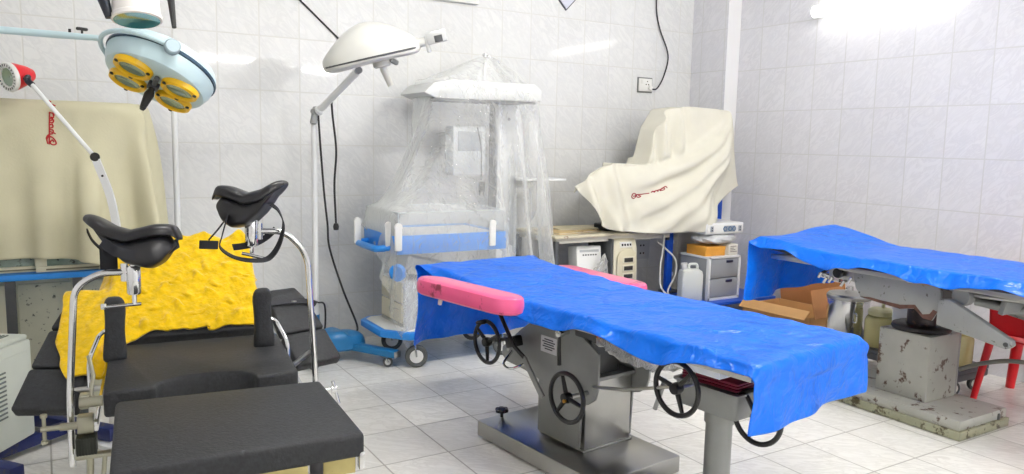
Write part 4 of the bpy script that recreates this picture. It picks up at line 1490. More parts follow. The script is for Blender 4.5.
# seat with the cut-out
sp = [(-.325, -.13)]
sp += [(-.17, -.125)]
for i in range(13):
    a = PI * i / 12
    sp.append((.0 - .165 * math.cos(a), -.125 + .105 * math.sin(a) ** .8))
sp += [(.17, -.12), (.315, -.10), (.325, .50), (-.33, .50)]
seen = []
for q in sp:
    if not seen or (V(q) - V(seen[-1])).length > .008:
        seen.append(q)
cushion(seen, .69, .78, .012).build('seat_cushion', leather_m, GT_)
m_ = M()
for x in (-.30, .29):
    m_.bb(x - .012, x + .012, -.10, .50, .66, .69, .002)
m_.bb(-.30, .29, -.02, .01, .66, .69).bb(-.30, .29, .46, .49, .66, .69)
m_.build('seat_frame', steel_m, GT_)
for s_ in (-1, 1):
    M().bb(s_ * .348 - .006, s_ * .348 + .006, -.14, .48, .655, .685, .002).build('side_rail', chrome_m, GT_)
# backrest, raised
ang = RAD(41)
bc = V((-.03, .52, .80))
BR = Matrix.Translation(bc) @ Euler((ang, 0, 0)).to_matrix().to_4x4()
cushion([(-.28, .0), (.28, .0), (.28, .46), (.22, .50), (-.22, .50), (-.28, .46)], -.07, .0, .02).xf(BR).build('back_cushion', leather_m, GT_)
M().bb(-.27, .27, .02, .48, -.085, -.07, .003).xf(BR).build('back_frame', steel_m, GT_)
# pedestal and floor frame
M().bb(-.13, .13, .05, .40, .06, .66, .01).build('pedestal', steel_m, GT_)
m_ = M()
for x in (-.24, .24):
    m_.bb(x - .03, x + .03, -.42, .72, .0, .06, .006)
m_.bb(-.24, .24, .14, .30, .0, .055, .006)
m_.build('floor_frame', navy_m, GT_)
# hip supports
for s_, x in ((-1, -.302), (1, .245)):
    rings = []
    for z, w, d, ox, oy in ((.765, .042, .026, .0, 0), (.79, .044, .03, .0, 0), (.86, .036, .028, .0, .004), (.92, .034, .026, -.004 * s_, .006), (.97, .038, .026, -.006 * s_, .004), (1.005, .036, .022, -.004 * s_, 0), (1.022, .02, .012, -.002 * s_, 0)):
        rr = []
        for k in range(20):
            a = 2 * PI * k / 20
            c_, sn = math.cos(a), math.sin(a)
            rr.append(V((x + ox + w * np.sign(c_) * abs(c_) ** .6, .30 + oy + d * np.sign(sn) * abs(sn) ** .6, z)))
        rings.append(rr)
    h_ = M().loft(rings).build('hip_support', leather_m, GT_, sub=1)
    M().tube(fillet([(x + s_ * .01, .30, .90), (x + s_ * .05, .30, .88), (x + s_ * .085, .24, .80), (x + s_ * .085, .22, .70)], .03), .008).build('support_rod', chrome_m, h_)
# inclined arm boards behind
for s_, xo in ((-1, -.555), (1, .535)):
    m_ = None
    base = V((xo, .33 if s_ < 0 else .60, .60))
    tl = RAD(40)
    MT_ = Matrix.Translation(base) @ Euler((tl, 0, RAD(20 * s_))).to_matrix().to_4x4()
    ab = None
    for k_, (a0, a1, w0, w1) in enumerate(((0, .185, .118, .112), (.19, .37, .112, .10), (.375, .56, .10, .07))):
        if s_ > 0 and k_ == 2:
            a1 = .46
        o_ = cushion([(-w0, a0), (w0, a0), (w1, a1), (-w1, a1)], -.055, .0, .014).xf(MT_)
        ab = o_.build('arm_board', leather_m, GT_) if ab is None else (o_.build('board_segment', leather_m, ab), ab)[1]
    M().bb(-.10, .10, .02, .42, -.07, -.056, .003).xf(MT_).build('board_frame', steel_m, ab)
    M().tube([base + V((-s_ * .02, .1, .03)), V((s_ * .345, .30, .67))], .012).build('board_arm', steel_m, ab)
    if s_ > 0:
        M().ribbon([MT_ @ V(p) for p in ((-.10, .37, .004), (-.02, .365, .012), (.05, .36, .006), (.09, .34, .018), (.11, .31, .03))], .03, .004, MT_.to_3x3() @ V((0, 1, 0))).build('strap', strap_m, ab)
        M().torus(MT_ @ V((.01, .352, .018)), (0, .4, 1), .014, .003, 16, 6).build('buckle', chrome_m, ab)


# leg supports on their bent posts
def leg_support(side):
    if side < 0:
        bar = [(-.432, -.02, .50), (-.43, -.02, .74), (-.402, -.02, 1.118), (-.325, -.02, 1.166), (-.215, -.02, 1.163)]
        cx, cz, top = -.222, 1.135, 1.255
    else:
        bar = [(.40, 0, .55), (.396, 0, .70), (.372, 0, 1.166), (.35, 0, 1.222), (.288, 0, 1.287), (.165, 0, 1.290)]
        cx, cz, top = .170, 1.285, 1.385
    cy = bar[-1][1]
    root = M().tube(fillet(bar, .05), .0115, 14).build('leg_support_post', chrome_m, GT_)
    M().lathe([(0, -.05), (.019, -.05), (.023, -.044), (.023, .044), (.019, .05), (0, .05)], (cx, cy, cz), n=24).tube([(cx + .028 * side, cy, bar[-1][2] - .03), (cx + .028 * side, cy, bar[-1][2] + .03)], .012, 14).build('clamp', chrome_m, root)
    M().tube([(cx, cy, cz + .04), (cx, cy, cz + .075), (cx, cy, top)], [.014, .010, .014], 14).build('pad_stem', chrome_m, root)
    m_ = M().tube([(cx, cy, cz - .05), (cx, cy, cz - .085)], .008)
    if side < 0:
        m_.tube([(cx - .10, cy - .01, cz - .088), (cx + .02, cy, cz - .085)], .006).box((cx - .095, cy - .01, cz - .085), (.018, .012, .02), None, .003)
    else:
        m_.tube([(cx - .035, cy, cz - .075), (cx + .055, cy - .02, cz - .098)], .006).lathe([(0, -.008), (.008, -.006), (.01, 0), (.008, .006), (0, .008)], (cx + .055, cy - .02, cz - .098), n=12)
    m_.build('t_screw', chrome_m, root)
    # saddle shaped pad
    if side < 0:
        R = Euler((RAD(-12), RAD(5), RAD(-14))).to_matrix()
        w, dep, rise0, rise1 = .155, .10, .075, .035
    else:
        R = Euler((RAD(-10), RAD(-3), RAD(-24))).to_matrix()
        w, dep, rise0, rise1 = .132, .085, .050, .060
    wk = [-1, -.85, -.5, 0, .4, .75, 1]
    zt = [.012, .040, .032, .004, .016, .046, .062]
    zb = [-.040, -.096, -.120, -.108, -.064, -.006, .036]
    mt_ = Matrix.Translation((cx + (.005 if side < 0 else 0), cy, top + (.045 if side < 0 else .038))) @ R.to_4x4()
    for nm, lo, hi, wid, dp, nu, p_ in (('knee_pad', -.044, .004, 1.0, 1.0, 27, .5), ('pad_shell', None, -.026, .90, .86, 21, .6)):
        rings = []
        for i in range(nu):
            o_ = i / (nu - 1) * 2 - 1
            e = max((1 - abs(o_) ** 5), 0) ** .5
            e = max(e, .22)
            t_ = float(np.interp(o_, wk, zt)) + hi
            b_ = t_ + (lo - hi) if lo is not None else float(np.interp(o_, wk, zb))
            b_ = min(b_, t_ - .012)
            mid_, hh = (t_ + b_) / 2, (t_ - b_) / 2 * e
            dd = dep * dp * (1 - .20 * o_ * o_) * max(e, .55)
            rr = []
            for k in range(24):
                a = 2 * PI * k / 24
                c_, sn = math.cos(a), math.sin(a)
                rr.append(V((side * o_ * w * wid, dd * np.sign(c_) * abs(c_) ** p_, mid_ + hh * np.sign(sn) * abs(sn) ** .6 - (.012 if c_ < 0 else 0) * abs(c_))))
            rings.append(rr)
        o2 = M().loft(rings).xf(mt_).build(nm, vinyl_m, root if nm == 'knee_pad' else pd, sub=1)
        if nm == 'knee_pad':
            pd = o2
    # straps
    if side > 0:
        f = lambda u, v, dy=0: V((.168 + (u - 251) * .0036, dy, 1.29 - (v - 231) * .0036))
        loop = [f(228, 212, -.06), f(222, 232, -.07), f(220, 244, -.07), f(233, 254, -.08), f(252, 258, -.08), f(266, 256, -.07), f(276, 243, -.06), f(281, 224, -.05), f(277, 210, -.04), f(270, 203, -.03)]
        M().ribbon(catmull(loop, 6), .034, .004, [V((.25 * math.cos(k / 9), 1, .25)) for k in range(55)]).build('strap', strap_m, root)
        loop = [f(233, 246, -.02), f(243, 246, .0), f(256, 244, .02), f(268, 238, .03), f(276, 230, .02)]
        M().ribbon(catmull(loop, 6), .024, .004, V((0, .6, 1))).build('strap', strap_m, root)
        M().ribbon(catmull([f(231, 216, .05), f(221, 230, .06), f(212, 241, .07)], 6), .010, .004, V((0, 1, .2))).build('strap', strap_m, root)
        M().box(f(212, 246, .07), (.066, .008, .032), (0, RAD(4), 0), .003).build('strap_tab', strap_m, root)
    else:
        f = lambda u, v, dy=0: V((-.22 + (u - 134) * .00323, dy, 1.163 - (v - 272) * .00323))
        M().ribbon(catmull([f(106, 236, -.09), f(120, 246, -.115), f(140, 250, -.12), f(162, 248, -.10), f(178, 242, -.03)], 6), .034, .004, V((0, .1, 1))).build('strap', strap_m, root)
        M().box(f(109.5, 260, .05), (.055, .008, .075), None, .003).build('strap_tab', strap_m, root)
        M().ribbon(catmull([f(92, 226, -.03), f(96, 238, .0), f(104, 250, .04)], 6), .02, .004, V((0, 1, .2))).build('strap', strap_m, root)
    return root


leg_support(-1)
leg_support(1)
# clamps that hold the posts to the side rails
cl = M().box((-.385, -.05, .655), (.05, .05, .06), None, .006).box((-.385, -.05, .735), (.03, .045, .05), None, .006)
cl.cyl((-.46, -.06, .655), (-.35, -.06, .655), .013).cyl((-.515, -.06, .655), (-.46, -.06, .655), .009).cyl((-.505, -.06, .61), (-.505, -.06, .70), .006)
cl.lathe([(0, 0), (.011, 0), (.011, .01), (0, .01)], (-.505, -.06, .695), n=10).lathe([(0, 0), (.011, 0), (.011, .01), (0, .01)], (-.505, -.06, .605), n=10)
cl.tube([(-.37, -.05, .72), (-.36, .02, .80), (-.375, .06, .86)], .007).cyl((-.40, -.07, .735), (-.33, -.07, .735), .018).build('post_clamp', mat('worn_steel', (168, 166, 148), .35, .85, var=.1), GT_)
g_ = M()
g_.bb(-.415, -.355, -.09, -.03, .555, .618, .006)
for i in range(7):
    x = -.412 + i * .009
    g_.bb(x, x + .005, -.094, -.026, .558, .615)
g_.build('ribbed_grip', mat('grip_dark', (44, 48, 42), .6), GT_)
M().bb(-.42, -.30, -.075, -.045, .535, .552, .004).tube([(-.375, -.06, .54), (-.38, -.06, .42), (-.37, -.04, .36)], .012).tube([(-.33, -.07, .54), (-.34, -.07, .44)], .008).build('release_lever', mat('worn_steel', (168, 166, 148), .35, .85, var=.1), GT_)
cl = M().box((.385, -.01, .665), (.05, .045, .055), None, .006).cyl((.36, -.03, .665), (.46, -.03, .665), .011).cyl((.455, -.03, .70), (.475, -.05, .615), .006).cyl((.36, -.06, .665), (.36, .04, .665), .02)
cl.lathe([(0, 0), (.016, 0), (.016, .02), (0, .02)], (.45, -.03, .665), (1, 0, 0), 14).build('post_clamp', chrome_m, GT_)

# yellow towel over the backrest and left hip support
Rb = Euler((ang, 0, 0)).to_matrix()
tc_ = [obox(bc + Rb @ V((0, .25, -.035)), (.56, .50, .07), Rb), obox((0, .19, .735), (.65, .62, .09)),
       obox((-.302, .30, .88), (.08, .055, .26)), obox((.245, .30, .88), (.08, .055, .26)),
       obox(V((-.555, .33, .60)) + Euler((RAD(40), 0, RAD(-20))).to_matrix() @ V((0, .28, -.03)), (.23, .56, .06), Euler((RAD(40), 0, RAD(-20))).to_matrix())]
n1, n2 = 62, 50
P = np.zeros((n1, n2, 3))
up_ = Rb @ V((0, 1, 0))
nm_ = Rb @ V((0, 0, 1))
for i in range(n1):
    for j in range(n2):
        x = -.50 + i / (n1 - 1) * .78
        t0 = -.10 + .18 * sstep(-.36, -.20, x)
        t_ = t0 + j / (n2 - 1) * (.60 - t0)
        p = bc + up_ * t_ + nm_ * (.075 if t_ < .12 else .035)
        if t_ > .52:
            p = bc + up_ * .52 + V((0, (t_ - .52), .03))
        P[i, j] = (x, p.y, p.z)
        if t_ < 0:
            P[i, j, 2] = max(P[i, j, 2], 1.045) if False else P[i, j, 2]
pm = np.zeros((n1, n2), bool)
pm[20:58:3, 43] = True
for i in range(n1):
    for j in range(n2):
        if i < 22:
            P[i, j, 2] += .10 * (1 - i / 22) * (1 - j / 60)
        P[i, j, 2] += .02 * math.sin(i * .55 + j * .2) + .015 * math.sin(j * .6 - i * .3)
P = cloth(P, tc_, pm, 130, 10, None, .010, .8, .10, .4, seed=31, jitter=.004, dt=1 / 60)
towel_m = mat('yellow_terry', (222, 182, 4), .9, bump=1.0, bscale=45, var=.16, vscale=30, sheen=.4, spec=.1, bdetail=5)
tw = cloth_obj('towel', P, towel_m, thick=.010)
tw.location, tw.rotation_euler = GT_.location, GT_.rotation_euler
tag(tw, 'yellow terry towel spread over the raised backrest of the black table', 'towel')
# ================================================================== left background: blue table, glazed case and its cover
BT = thing('steel_table', 'blue topped steel table with dark legs under the covered glazed case', 'table', (-.1, 5.3, 0))
GB = dict(parent=BT, world=True)
M().bb(-.95, .62, 4.985, 5.60, .815, .85, .006).build('tabletop', cyan_m, **GB)
for x in (-.90, -.19, .135, .58):
    for y in (5.02, 5.56):
        if x in (-.19, .135) and y > 5.2:
            continue
        M().bb(x - .025, x + .025, y - .02, y + .02, 0, .815, .003).build('leg', dgrey_m, **GB)
M().bb(-.88, .56, 5.54, 5.57, .25, .29).build('stretcher', dgrey_m, **GB)
CS = thing('glazed_case', 'cream framed glazed case on the blue table, covered by the beige cloth', 'case', (-.15, 5.25, .85))
GCs = dict(parent=CS, world=True)
frame_m = mat('cream_frame', (226, 222, 196), .45, var=.04)
M().bb(-.80, .50, 5.06, 5.50, 1.02, 1.79, .01).build('body', frame_m, **GCs)
M().bb(-.80, .50, 5.10, 5.50, .85, 1.02).build('inner_box', mat('case_inner', (150, 160, 144), .5, var=.15, vscale=14, dirt=(110, 116, 100), dscale=16, damt=.4), **GCs)
pane_m = mat('green_glass', (132, 152, 140), .12, .0, var=.18, vscale=18, dirt=(52, 60, 54), dscale=26, damt=.25, coat=.5)
for x0, x1, y in ((-.72, -.015, 5.055), (-.065, .50, 5.02)):
    fr = M()
    fr.bb(x0, x1, y, y + .03, .852, .885, .003).bb(x0, x1, y, y + .03, .975, 1.03, .003).bb(x0, x0 + .055, y, y + .03, .885, .975, .003).bb(x1 - .055, x1, y, y + .03, .885, .975, .003)
    f_ = fr.build('sash_frame', frame_m, **GCs)
    M().bb(x0 + .05, x1 - .05, y + .012, y + .018, .88, .98).build('pane', pane_m, f_, True)
    M().bb(x0 + .05, x1 - .05, y - .004, y + .004, .862, .870).build('sash_groove', mat('groove', (120, 118, 90), .6), f_, True)
CF = thing('cabinet', 'cream speckled cabinet standing under the blue table', 'cabinet', (.0, 5.35, 0))
speck_m = mat('speckled_cream', (206, 206, 184), .5, var=.06, vscale=8, dirt=(84, 90, 78), dscale=30, damt=.12)
M().bb(-.55, .58, 5.16, 5.50, .02, .79, .008).build('body', speck_m, CF, True)
M().bb(-.16, .105, 5.145, 5.162, .04, .77, .006).build('door', speck_m, CF, True)
M().bb(-.53, -.215, 5.145, 5.162, .04, .77, .006).build('door', frame_m, CF, True)
M().bb(.165, .56, 5.145, 5.162, .04, .77, .006).build('door', speck_m, CF, True)

# beige cloth over the case
cl_ = [obox((-.15, 5.24, 1.33), (1.30, .50, .94)), wallc]
n1, n2 = 74, 50
P = np.zeros((n1, n2, 3))
for i in range(n1):
    for j in range(n2):
        x = -1.20 + 2.42 * i / (n1 - 1)
        y = 5.56 - 1.36 * j / (n2 - 1)
        P[i, j] = (x, y, 1.81)
pm = np.zeros((n1, n2), bool)
pm[14:56:3, 3:14:5] = True
P = cloth(P, cl_, pm, 170, 16, .0, .012, .5, .22, .5, seed=41, jitter=.005)
beige_m = mat('beige_canvas', (196, 192, 164), .8, bump=.08, bscale=90, var=.05, vscale=4, spec=.15)
for i in range(n1):
    for j in range(n2):
        x, y, z = P[i, j]
        if z < 1.78:
            d_ = (1.80 - z)
            rt = sstep(.15, .55, x)
            P[i, j, 1] += d_ * (rt * .075 * math.sin(26 * x + 2.2 * z) - .03 * rt) + .010 * math.sin(9 * x + 3 * z) * sstep(0, .3, d_) - .012 * math.exp(-((x - .11) / .012) ** 2) - .010 * math.exp(-((x - .16) / .012) ** 2)
            P[i, j, 1] = min(P[i, j, 1], 4.985) if x < .52 and y < 5.1 else P[i, j, 1]
BEIGE_P = P
bc_ = cloth_obj('case_cover', P, beige_m, thick=.004)
zz = lambda L: [(30 + a / 7.9, 90 + b / 7.9) for a, b in L]
strokes(P, [zz(L) for L in (
    [(155, 172), (154, 260), (154, 340), (152, 430)],
    [(142, 425), (134, 392), (150, 366), (176, 374), (200, 400), (206, 426), (180, 432), (160, 416), (176, 394), (190, 410)],
    [(136, 402), (130, 376), (150, 352), (182, 344)],
    [(155, 328), (178, 334), (203, 346)], [(155, 312), (180, 316), (186, 330)],
    [(155, 302), (182, 292), (174, 270), (156, 276)], [(155, 252), (180, 258), (186, 236), (160, 240)],
    [(155, 178), (180, 186), (186, 216), (162, 214)], [(184, 168), (192, 202)], [(156, 222), (184, 226)],
    [(134, 96), (150, 84), (166, 96)], [(146, 104), (172, 112), (202, 126)], [(146, 130), (166, 120), (196, 123)], [(150, 100), (150, 132)])], .0038, mat('red_paint', (170, 36, 40), .8), 'lettering', bc_)
tag(bc_, 'beige cloth cover with red writing hanging over the glazed case at left', 'cover')

# ------------------------------------------------------------------ white machine on a navy trolley, left edge
TR = thing('trolley', 'low navy steel trolley on the floor at the left edge', 'trolley', (-.2, 4.5, 0), RAD(-52))
for y in (-.24, .30):
    M().bb(-.35, .36, y - .035, y + .035, .03, .10, .006).build('rail', navy_m, TR)
M().bb(-.30, -.24, -.22, .28, .035, .095, .004).bb(.02, .07, -.22, .28, .035, .095, .004).build('cross_bar', navy_m, TR)
for x in (-.3, .3):
    for y in (-.24, .30):
        M().cyl((x, y, 0), (x, y, .03), .02).build('foot', black_m, TR)
AP = thing('white_machine', 'white boxy machine with side louvres on the navy trolley at the left edge', 'machine', (-.30, 4.44, .10), RAD(-33))
# local +x towards the right-front face
ap_m = mat('appliance_white', (214, 220, 210), .45, var=.03)
M().bb(-.32, .14, -.20, .16, .0, .50, .014).build('body', ap_m, AP)
M().bb(-.31, .13, -.19, .15, .50, .525, .01).build('lid', ap_m, AP)
M().bb(.138, .146, -.18, .12, .06, .45, .003).build('side_panel', ap_m, AP)
m_ = M()
for i in range(11):
    z = .16 + i * .022
    m_.bb(.145, .150, -.165, -.05, z, z + .008)
m_.build('louvre', mat('louvre_grey', (112, 120, 116), .5), AP)
m_ = M()
for i in range(10):
    m_.bb(-.12 + i * .02, -.112 + i * .02, -.12, .10, .524, .529)
m_.build('vent_slots', mat('louvre_grey', (112, 120, 116), .5), AP)

# ================================================================== lamps
LS = thing('lamp_stand', 'slim white pole standing behind the yellow towel', 'stand', (.76, 5.62, 0))
M().cyl((0, 0, .04), (0, 0, 1.86), .019, n=18).build('pole', white_m, LS)
M().lathe([(0, 1.80), (.024, 1.80), (.026, 1.82), (.026, 1.86), (.018, 1.875), (0, 1.876)], n=20).build('collar', white_m, LS)
m_ = M()
for i in range(4):
    a = PI / 4 + i * PI / 2
    m_.tube([(0, 0, .06), (.20 * math.cos(a), .20 * math.sin(a), .03)], .016)
m_.build('base', white_m, LS)

# four bulb surgical light
HC = CAMP + ray(163, 66) * 3.6
t_ = -(HC - CAMP).normalized()
mj = (RX * math.cos(RAD(26)) - UY * math.sin(RAD(26)))
mj = (mj - t_ * mj.dot(t_)).normalized()
dn = t_.cross(mj)
if dn.z > 0:
    dn = -dn
nrm = (dn * .915 + t_ * .40).normalized()          # the way the light looks
mi = nrm.cross(mj).normalized()
if mi.dot(t_) < 0:
    mi = -mi
LT = thing('surgical_light', 'pale blue four bulb surgical light with yellow reflector rims hanging at upper left', 'surgical light', HC)
GL = dict(parent=LT, world=True)
paleblue_m = mat('pale_blue_enamel', (196, 220, 226), .3, var=.04)
F3 = Matrix((mj, mi, mj.cross(mi))).transposed()
sg = 1 if (mj.cross(mi)).dot(nrm) > 0 else -1
FX = Matrix.Translation(HC) @ F3.to_4x4()


def lp(x, y, z):
    return FX @ V((x, y, sg * z))


def Lz(prof, c, n=48):
    return M().lathe(prof, c, nrm, n)


Lz([(0, -.085), (.10, -.08), (.18, -.065), (.228, -.04), (.243, -.015), (.245, .0)], HC).build('dome', paleblue_m, **GL)
Lz([(.240, .0), (.250, .004), (.250, .016), (.240, .02)], HC).build('dark_band', mat('band_teal', (40, 70, 92), .35), **GL)
Lz([(.244, .02), (.240, .05), (.222, .09), (.205, .098), (.0, .10)], HC).build('face', paleblue_m, **GL)
for x in (-.105, .105):
    for y in (-.082, .082):
        c = lp(x, y, .10)
        r_ = Lz([(.058, -.004), (.060, .02), (.070, .026), (.082, .02), (.086, .0), (.086, -.004)], c, 36).build('reflector_rim', yellow_m, **GL)
        Lz([(0, .006), (.03, .008), (.06, .012)], c, 30).build('lens', glass_m, r_, True)
        for a in (.6, 2.7, 4.8):
            q = c + F3 @ V((.078 * math.cos(a), .078 * math.sin(a), 0)) + nrm * .02
            M().lathe([(0, 0), (.009, 0), (.009, .006), (0, .007)], q, nrm, 10).build('rim_screw', black_m, r_, True)
M().tube([lp(0, .10, .111), lp(0, -.10, .111)], .012).box(lp(0, 0, .111), (.05, .05, .03), F3, .006).build('handle_bracket', mat('gun_metal', (84, 88, 92), .4, .4), **GL)
M().tube([lp(0, 0, .10), lp(0, 0, .14)], .014).tube([lp(0, 0, .14), lp(.0, -.0, .16), lp(.0, -.0, .23)], [.016, .022, .014], 14).lathe([(0, 0), (.014, .002), (.010, .012), (0, .016)], lp(0, 0, .23), nrm, 14).build('handle', black_m, **GL)
# fork and arm
ring = []
for i in range(25):
    a = PI / 2 + PI * i / 24
    ring.append(lp(.275 * math.cos(a) - .0, .262 * math.sin(a), .012))
M().tube(ring, .011, 10).build('fork', paleblue_m, **GL)
for s_ in (-1, 1):
    M().lathe([(0, 0), (.03, 0), (.034, .006), (.034, .03), (.028, .036), (0, .036)], lp(0, s_ * .242, .012), F3 @ V((0, s_, 0)), 24).build('pivot_hub', mat('hub_grey', (158, 176, 184), .35, .3), **GL)
node = lp(-.275, 0, .012)
armend = V((XL + .06, 4.60, 2.135))
M().tube([node, node + (armend - node) * .10, armend], [.013, .016, .019], 14).build('arm', paleblue_m, **GL)
kq = node + (armend - node) * .045
M().cyl(kq, kq + V((0, 0, .03)), .005).box(kq + V((0, 0, .034)), (.05, .018, .014), (0, 0, .5), .005).cyl(kq + (armend - node) * .03, kq + (armend - node) * .03 + V((0, 0, .03)), .006).build('wing_screw', black_m, **GL)
M().box(armend - V((.03, 0, 0)), (.06, .14, .2), None, .01).build('wall_bracket', white_m, **GL)

# spot lamp above it
UL = thing('spot_lamp', 'white cylindrical spot lamp with teal lens at the top edge', 'lamp', (.36, 3.62, 2.10))
GU_ = dict(parent=UL, world=True)
uc = CAMP + ray(137, 20) * 3.15
ua = V((-.12, -.30, -1)).normalized()
ua = (-UY * .93 + RX * .10 - FW * .08).normalized()
M().lathe([(.0, -.24), (.05, -.23), (.075, -.20), (.086, -.14), (.092, -.02), (.096, -.015), (.096, .0), (.088, .004)], uc, ua, 36).build('housing', mat('lamp_white', (232, 228, 224), .35), **GU_)
M().lathe([(0, -.006), (.05, -.002), (.088, .003)], uc, ua, 32).build('lens', mat('teal_lens', (70, 150, 160), .08, .4, coat=.8), **GU_)
sd = ua.cross(V((0, 1, 0))).normalized()
if sd.x < 0:
    sd = -sd
M().tube([uc + sd * .10 - ua * .14, uc + sd * .135 - ua * .10, uc + sd * .14 + ua * .02], [.012, .015, .009]).cyl(uc + sd * .08 - ua * .13, uc + sd * .14 - ua * .13, .012).build('handle', black_m, **GU_)
M().tube([uc - sd * .09 - ua * .16, uc - sd * .125 - ua * .10, uc - sd * .10 - ua * .0], [.02, .026, .016], 12).build('handle', mat('handle_navy_black', (24, 30, 40), .4), **GU_)
M().tube([uc - ua * .2, V((.36, 3.64, 2.6)), V((.36, 3.64, ZC))], .016).lathe([(0, 0), (.06, 0), (.06, -.03), (.02, -.05), (0, -.05)], (.36, 3.64, ZC), n=24).build('ceiling_rod', white_m, **GU_)

# red examination lamp
RL = thing('examination_lamp', 'examination lamp with red head and thin white jointed arm before the beige cloth', 'lamp', (.32, 4.45, 0))
GR = dict(parent=RL, world=True)
pA, pB, pC, pD = V((-.043, 4.783, 1.893)), V((.229, 4.563, 1.513)), V((.290, 4.49, 1.30)), V((.318, 4.455, 1.05))
hc = V((-.135, 4.845, 1.917))
ha = (CAMP - hc).normalized() - RX * .95 - UY * .1
ha.normalize()
M().lathe([(0, -.13), (.03, -.125), (.05, -.09), (.07, -.03), (.072, .0)], hc, ha, 32).build('shade', red_m, **GR)
M().lathe([(.074, -.012), (.078, .0), (.074, .012), (.050, .012), (.046, .0)], hc, ha, 36).build('front_ring', whiteplastic_m, **GR)
m_ = M()
Fh = axis_frame(ha)
for i in range(22):
    a = 2 * PI * i / 22
    q = hc + Fh @ V((.062 * math.cos(a), .062 * math.sin(a), .012))
    m_.box(q, (.006, .012, .004), Fh @ Matrix.Rotation(a + PI / 2, 3, 'Z'))
m_.build('ring_slots', dgrey_m, **GR)
M().lathe([(0, .0), (.02, .004), (.047, .006)], hc, ha, 28).build('lens', glass_m, **GR)
M().tube(catmull([hc + V((.075, -.04, -.01)), hc + V((.085, -.055, .0)), pA + V((-.01, .01, .008)), pA + V((.01, -.01, -.015))], 5), .016, 12).build('swivel', mat('swivel_navy', (30, 36, 48), .4), **GR)
M().cyl(pA, pB, .011, n=14).build('upper_arm', white_m, **GR)
M().lathe([(0, -.02), (.022, -.02), (.024, 0), (.022, .02), (0, .02)], pB, (CAMP - pB), 20).build('elbow', black_m, **GR)
M().ribbon(catmull([pB, pC, pD, V((.32, 4.45, .85))], 6), .036, .022, V((1, -.4, .2))).build('lower_arm', white_m, **GR)
M().lathe([(0, 0), (.006, 0), (.006, .004), (0, .005)], pB + (pC - pB) * .45 + V((0, -.015, 0)), (0, -1, 0), 10).build('arm_screw', black_m, **GR)
M().cyl((.32, 4.45, .03), (.32, 4.45, .88), .014).lathe([(0, 0), (.15, 0), (.15, .02), (.03, .035), (0, .035)], (.32, 4.45, 0), n=32).build('stand', white_m, **GR)

# dome lamp on its wheeled stand
DL = thing('dome_lamp', 'white dome operating lamp on a slim pole with a blue wheeled base', 'lamp', (1.70, 5.60, 0))
GD = dict(parent=DL, world=True)
pole = V((1.70, 5.60, 0))
M().cyl(pole + V((0, 0, .30)), pole + V((0, 0, 1.76)), .021, n=20).build('pole', white_m, **GD)
M().cyl(pole + V((0, 0, .10)), pole + V((0, 0, .32)), .028, n=20).build('pole_sleeve', teal_m, **GD)
jt = pole + V((.0, -.02, 1.80))
M().box(jt, (.045, .05, .13), (0, RAD(12), 0), .012).cyl(jt + V((0, -.035, .03)), jt + V((0, .035, .03)), .022).build('elbow', mat('elbow_grey', (150, 152, 150), .4, .4), **GD)
dc = V((1.86, 4.86, 2.19))
m1 = V((1.815, 5.0, 2.085))
M().tube([jt + V((.01, -.02, .04)), jt + (m1 - jt) * .2, m1], [.022, .024, .024], 16).lathe([(0, -.012), (.03, -.012), (.03, .012), (0, .012)], jt + (m1 - jt) * .12, (m1 - jt), 20).build('arm', white_m, **GD)
lid_m = mat('dome_white', (212, 212, 206), .3)
# wedge shaped dome: a long body, highest near the middle
axd = (RX * .97 + UY * .22).normalized()
upd = (UY * .97 - RX * .22 + FW * -.26).normalized()
dpt = axd.cross(upd).normalized()


def shell(sec, name, m_, parent=None):
    rings = []
    for (u, wd, z0, z1, pw) in sec:
        rr = []
        for k in range(28):
            a = 2 * PI * k / 28
            c_, sn = math.cos(a), math.sin(a)
            zz = z0 if sn < 0 else z1
            rr.append(dcc + axd * u + dpt * (wd * np.sign(c_) * abs(c_) ** pw) + upd * (abs(zz) * sn if sn >= 0 else -abs(z0) * abs(sn) ** .4))
        rings.append(rr)
    return M().loft(rings).build(name, m_, parent or DL, True, sub=1)


dcc = Vector((0, 0, 0)) + CAMP + ray(372, 57) * 4.75
S_ = 4.75 / F_PX
shell([(-49 * S_, .05, 2 * S_, 6 * S_, .6), (-46 * S_, .12, 6 * S_, 9 * S_, .6), (-36 * S_, .20, 8 * S_, 17 * S_, .6), (-22 * S_, .25, 7 * S_, 28 * S_, .65), (-4 * S_, .27, 6 * S_, 36 * S_, .65), (14 * S_, .26, 6 * S_, 33 * S_, .65), (30 * S_, .22, 6 * S_, 24 * S_, .6), (44 * S_, .14, 7 * S_, 13 * S_, .6), (50 * S_, .05, 3 * S_, 6 * S_, .6)], 'dome', lid_m)
rr = []
for i in range(40):
    a = 2 * PI * i / 40
    u = 47.5 * S_ * math.cos(a)
    w_ = .262 * np.sign(math.sin(a)) * abs(math.sin(a)) ** .8
    rr.append(dcc + axd * u + dpt * w_ + upd * (-.004))
M().tube(rr, .006, 8, closed=True).build('seam_trim', dgrey_m, **GD)
M().lathe([(0, 0), (.05, 0), (.056, .01), (.056, .035), (.045, .045), (0, .045)], dcc - upd * .03 + axd * (8 * S_), -upd, 28).build('handle_boss', lid_m, **GD)
hb = dcc - upd * .065 + axd * (8 * S_)
M().tube([hb, hb - upd * .03 - axd * -.004, hb - upd * .13 + axd * .02], [.022, .024, .019], 16).build('handle', lid_m, **GD)
M().box(hb + axd * .075 + upd * .01 - dpt * .0, (.06, .03, .03), (0, .3, .3), .008).build('latch', mat('elbow_grey', (150, 152, 150), .4, .4), **GD)
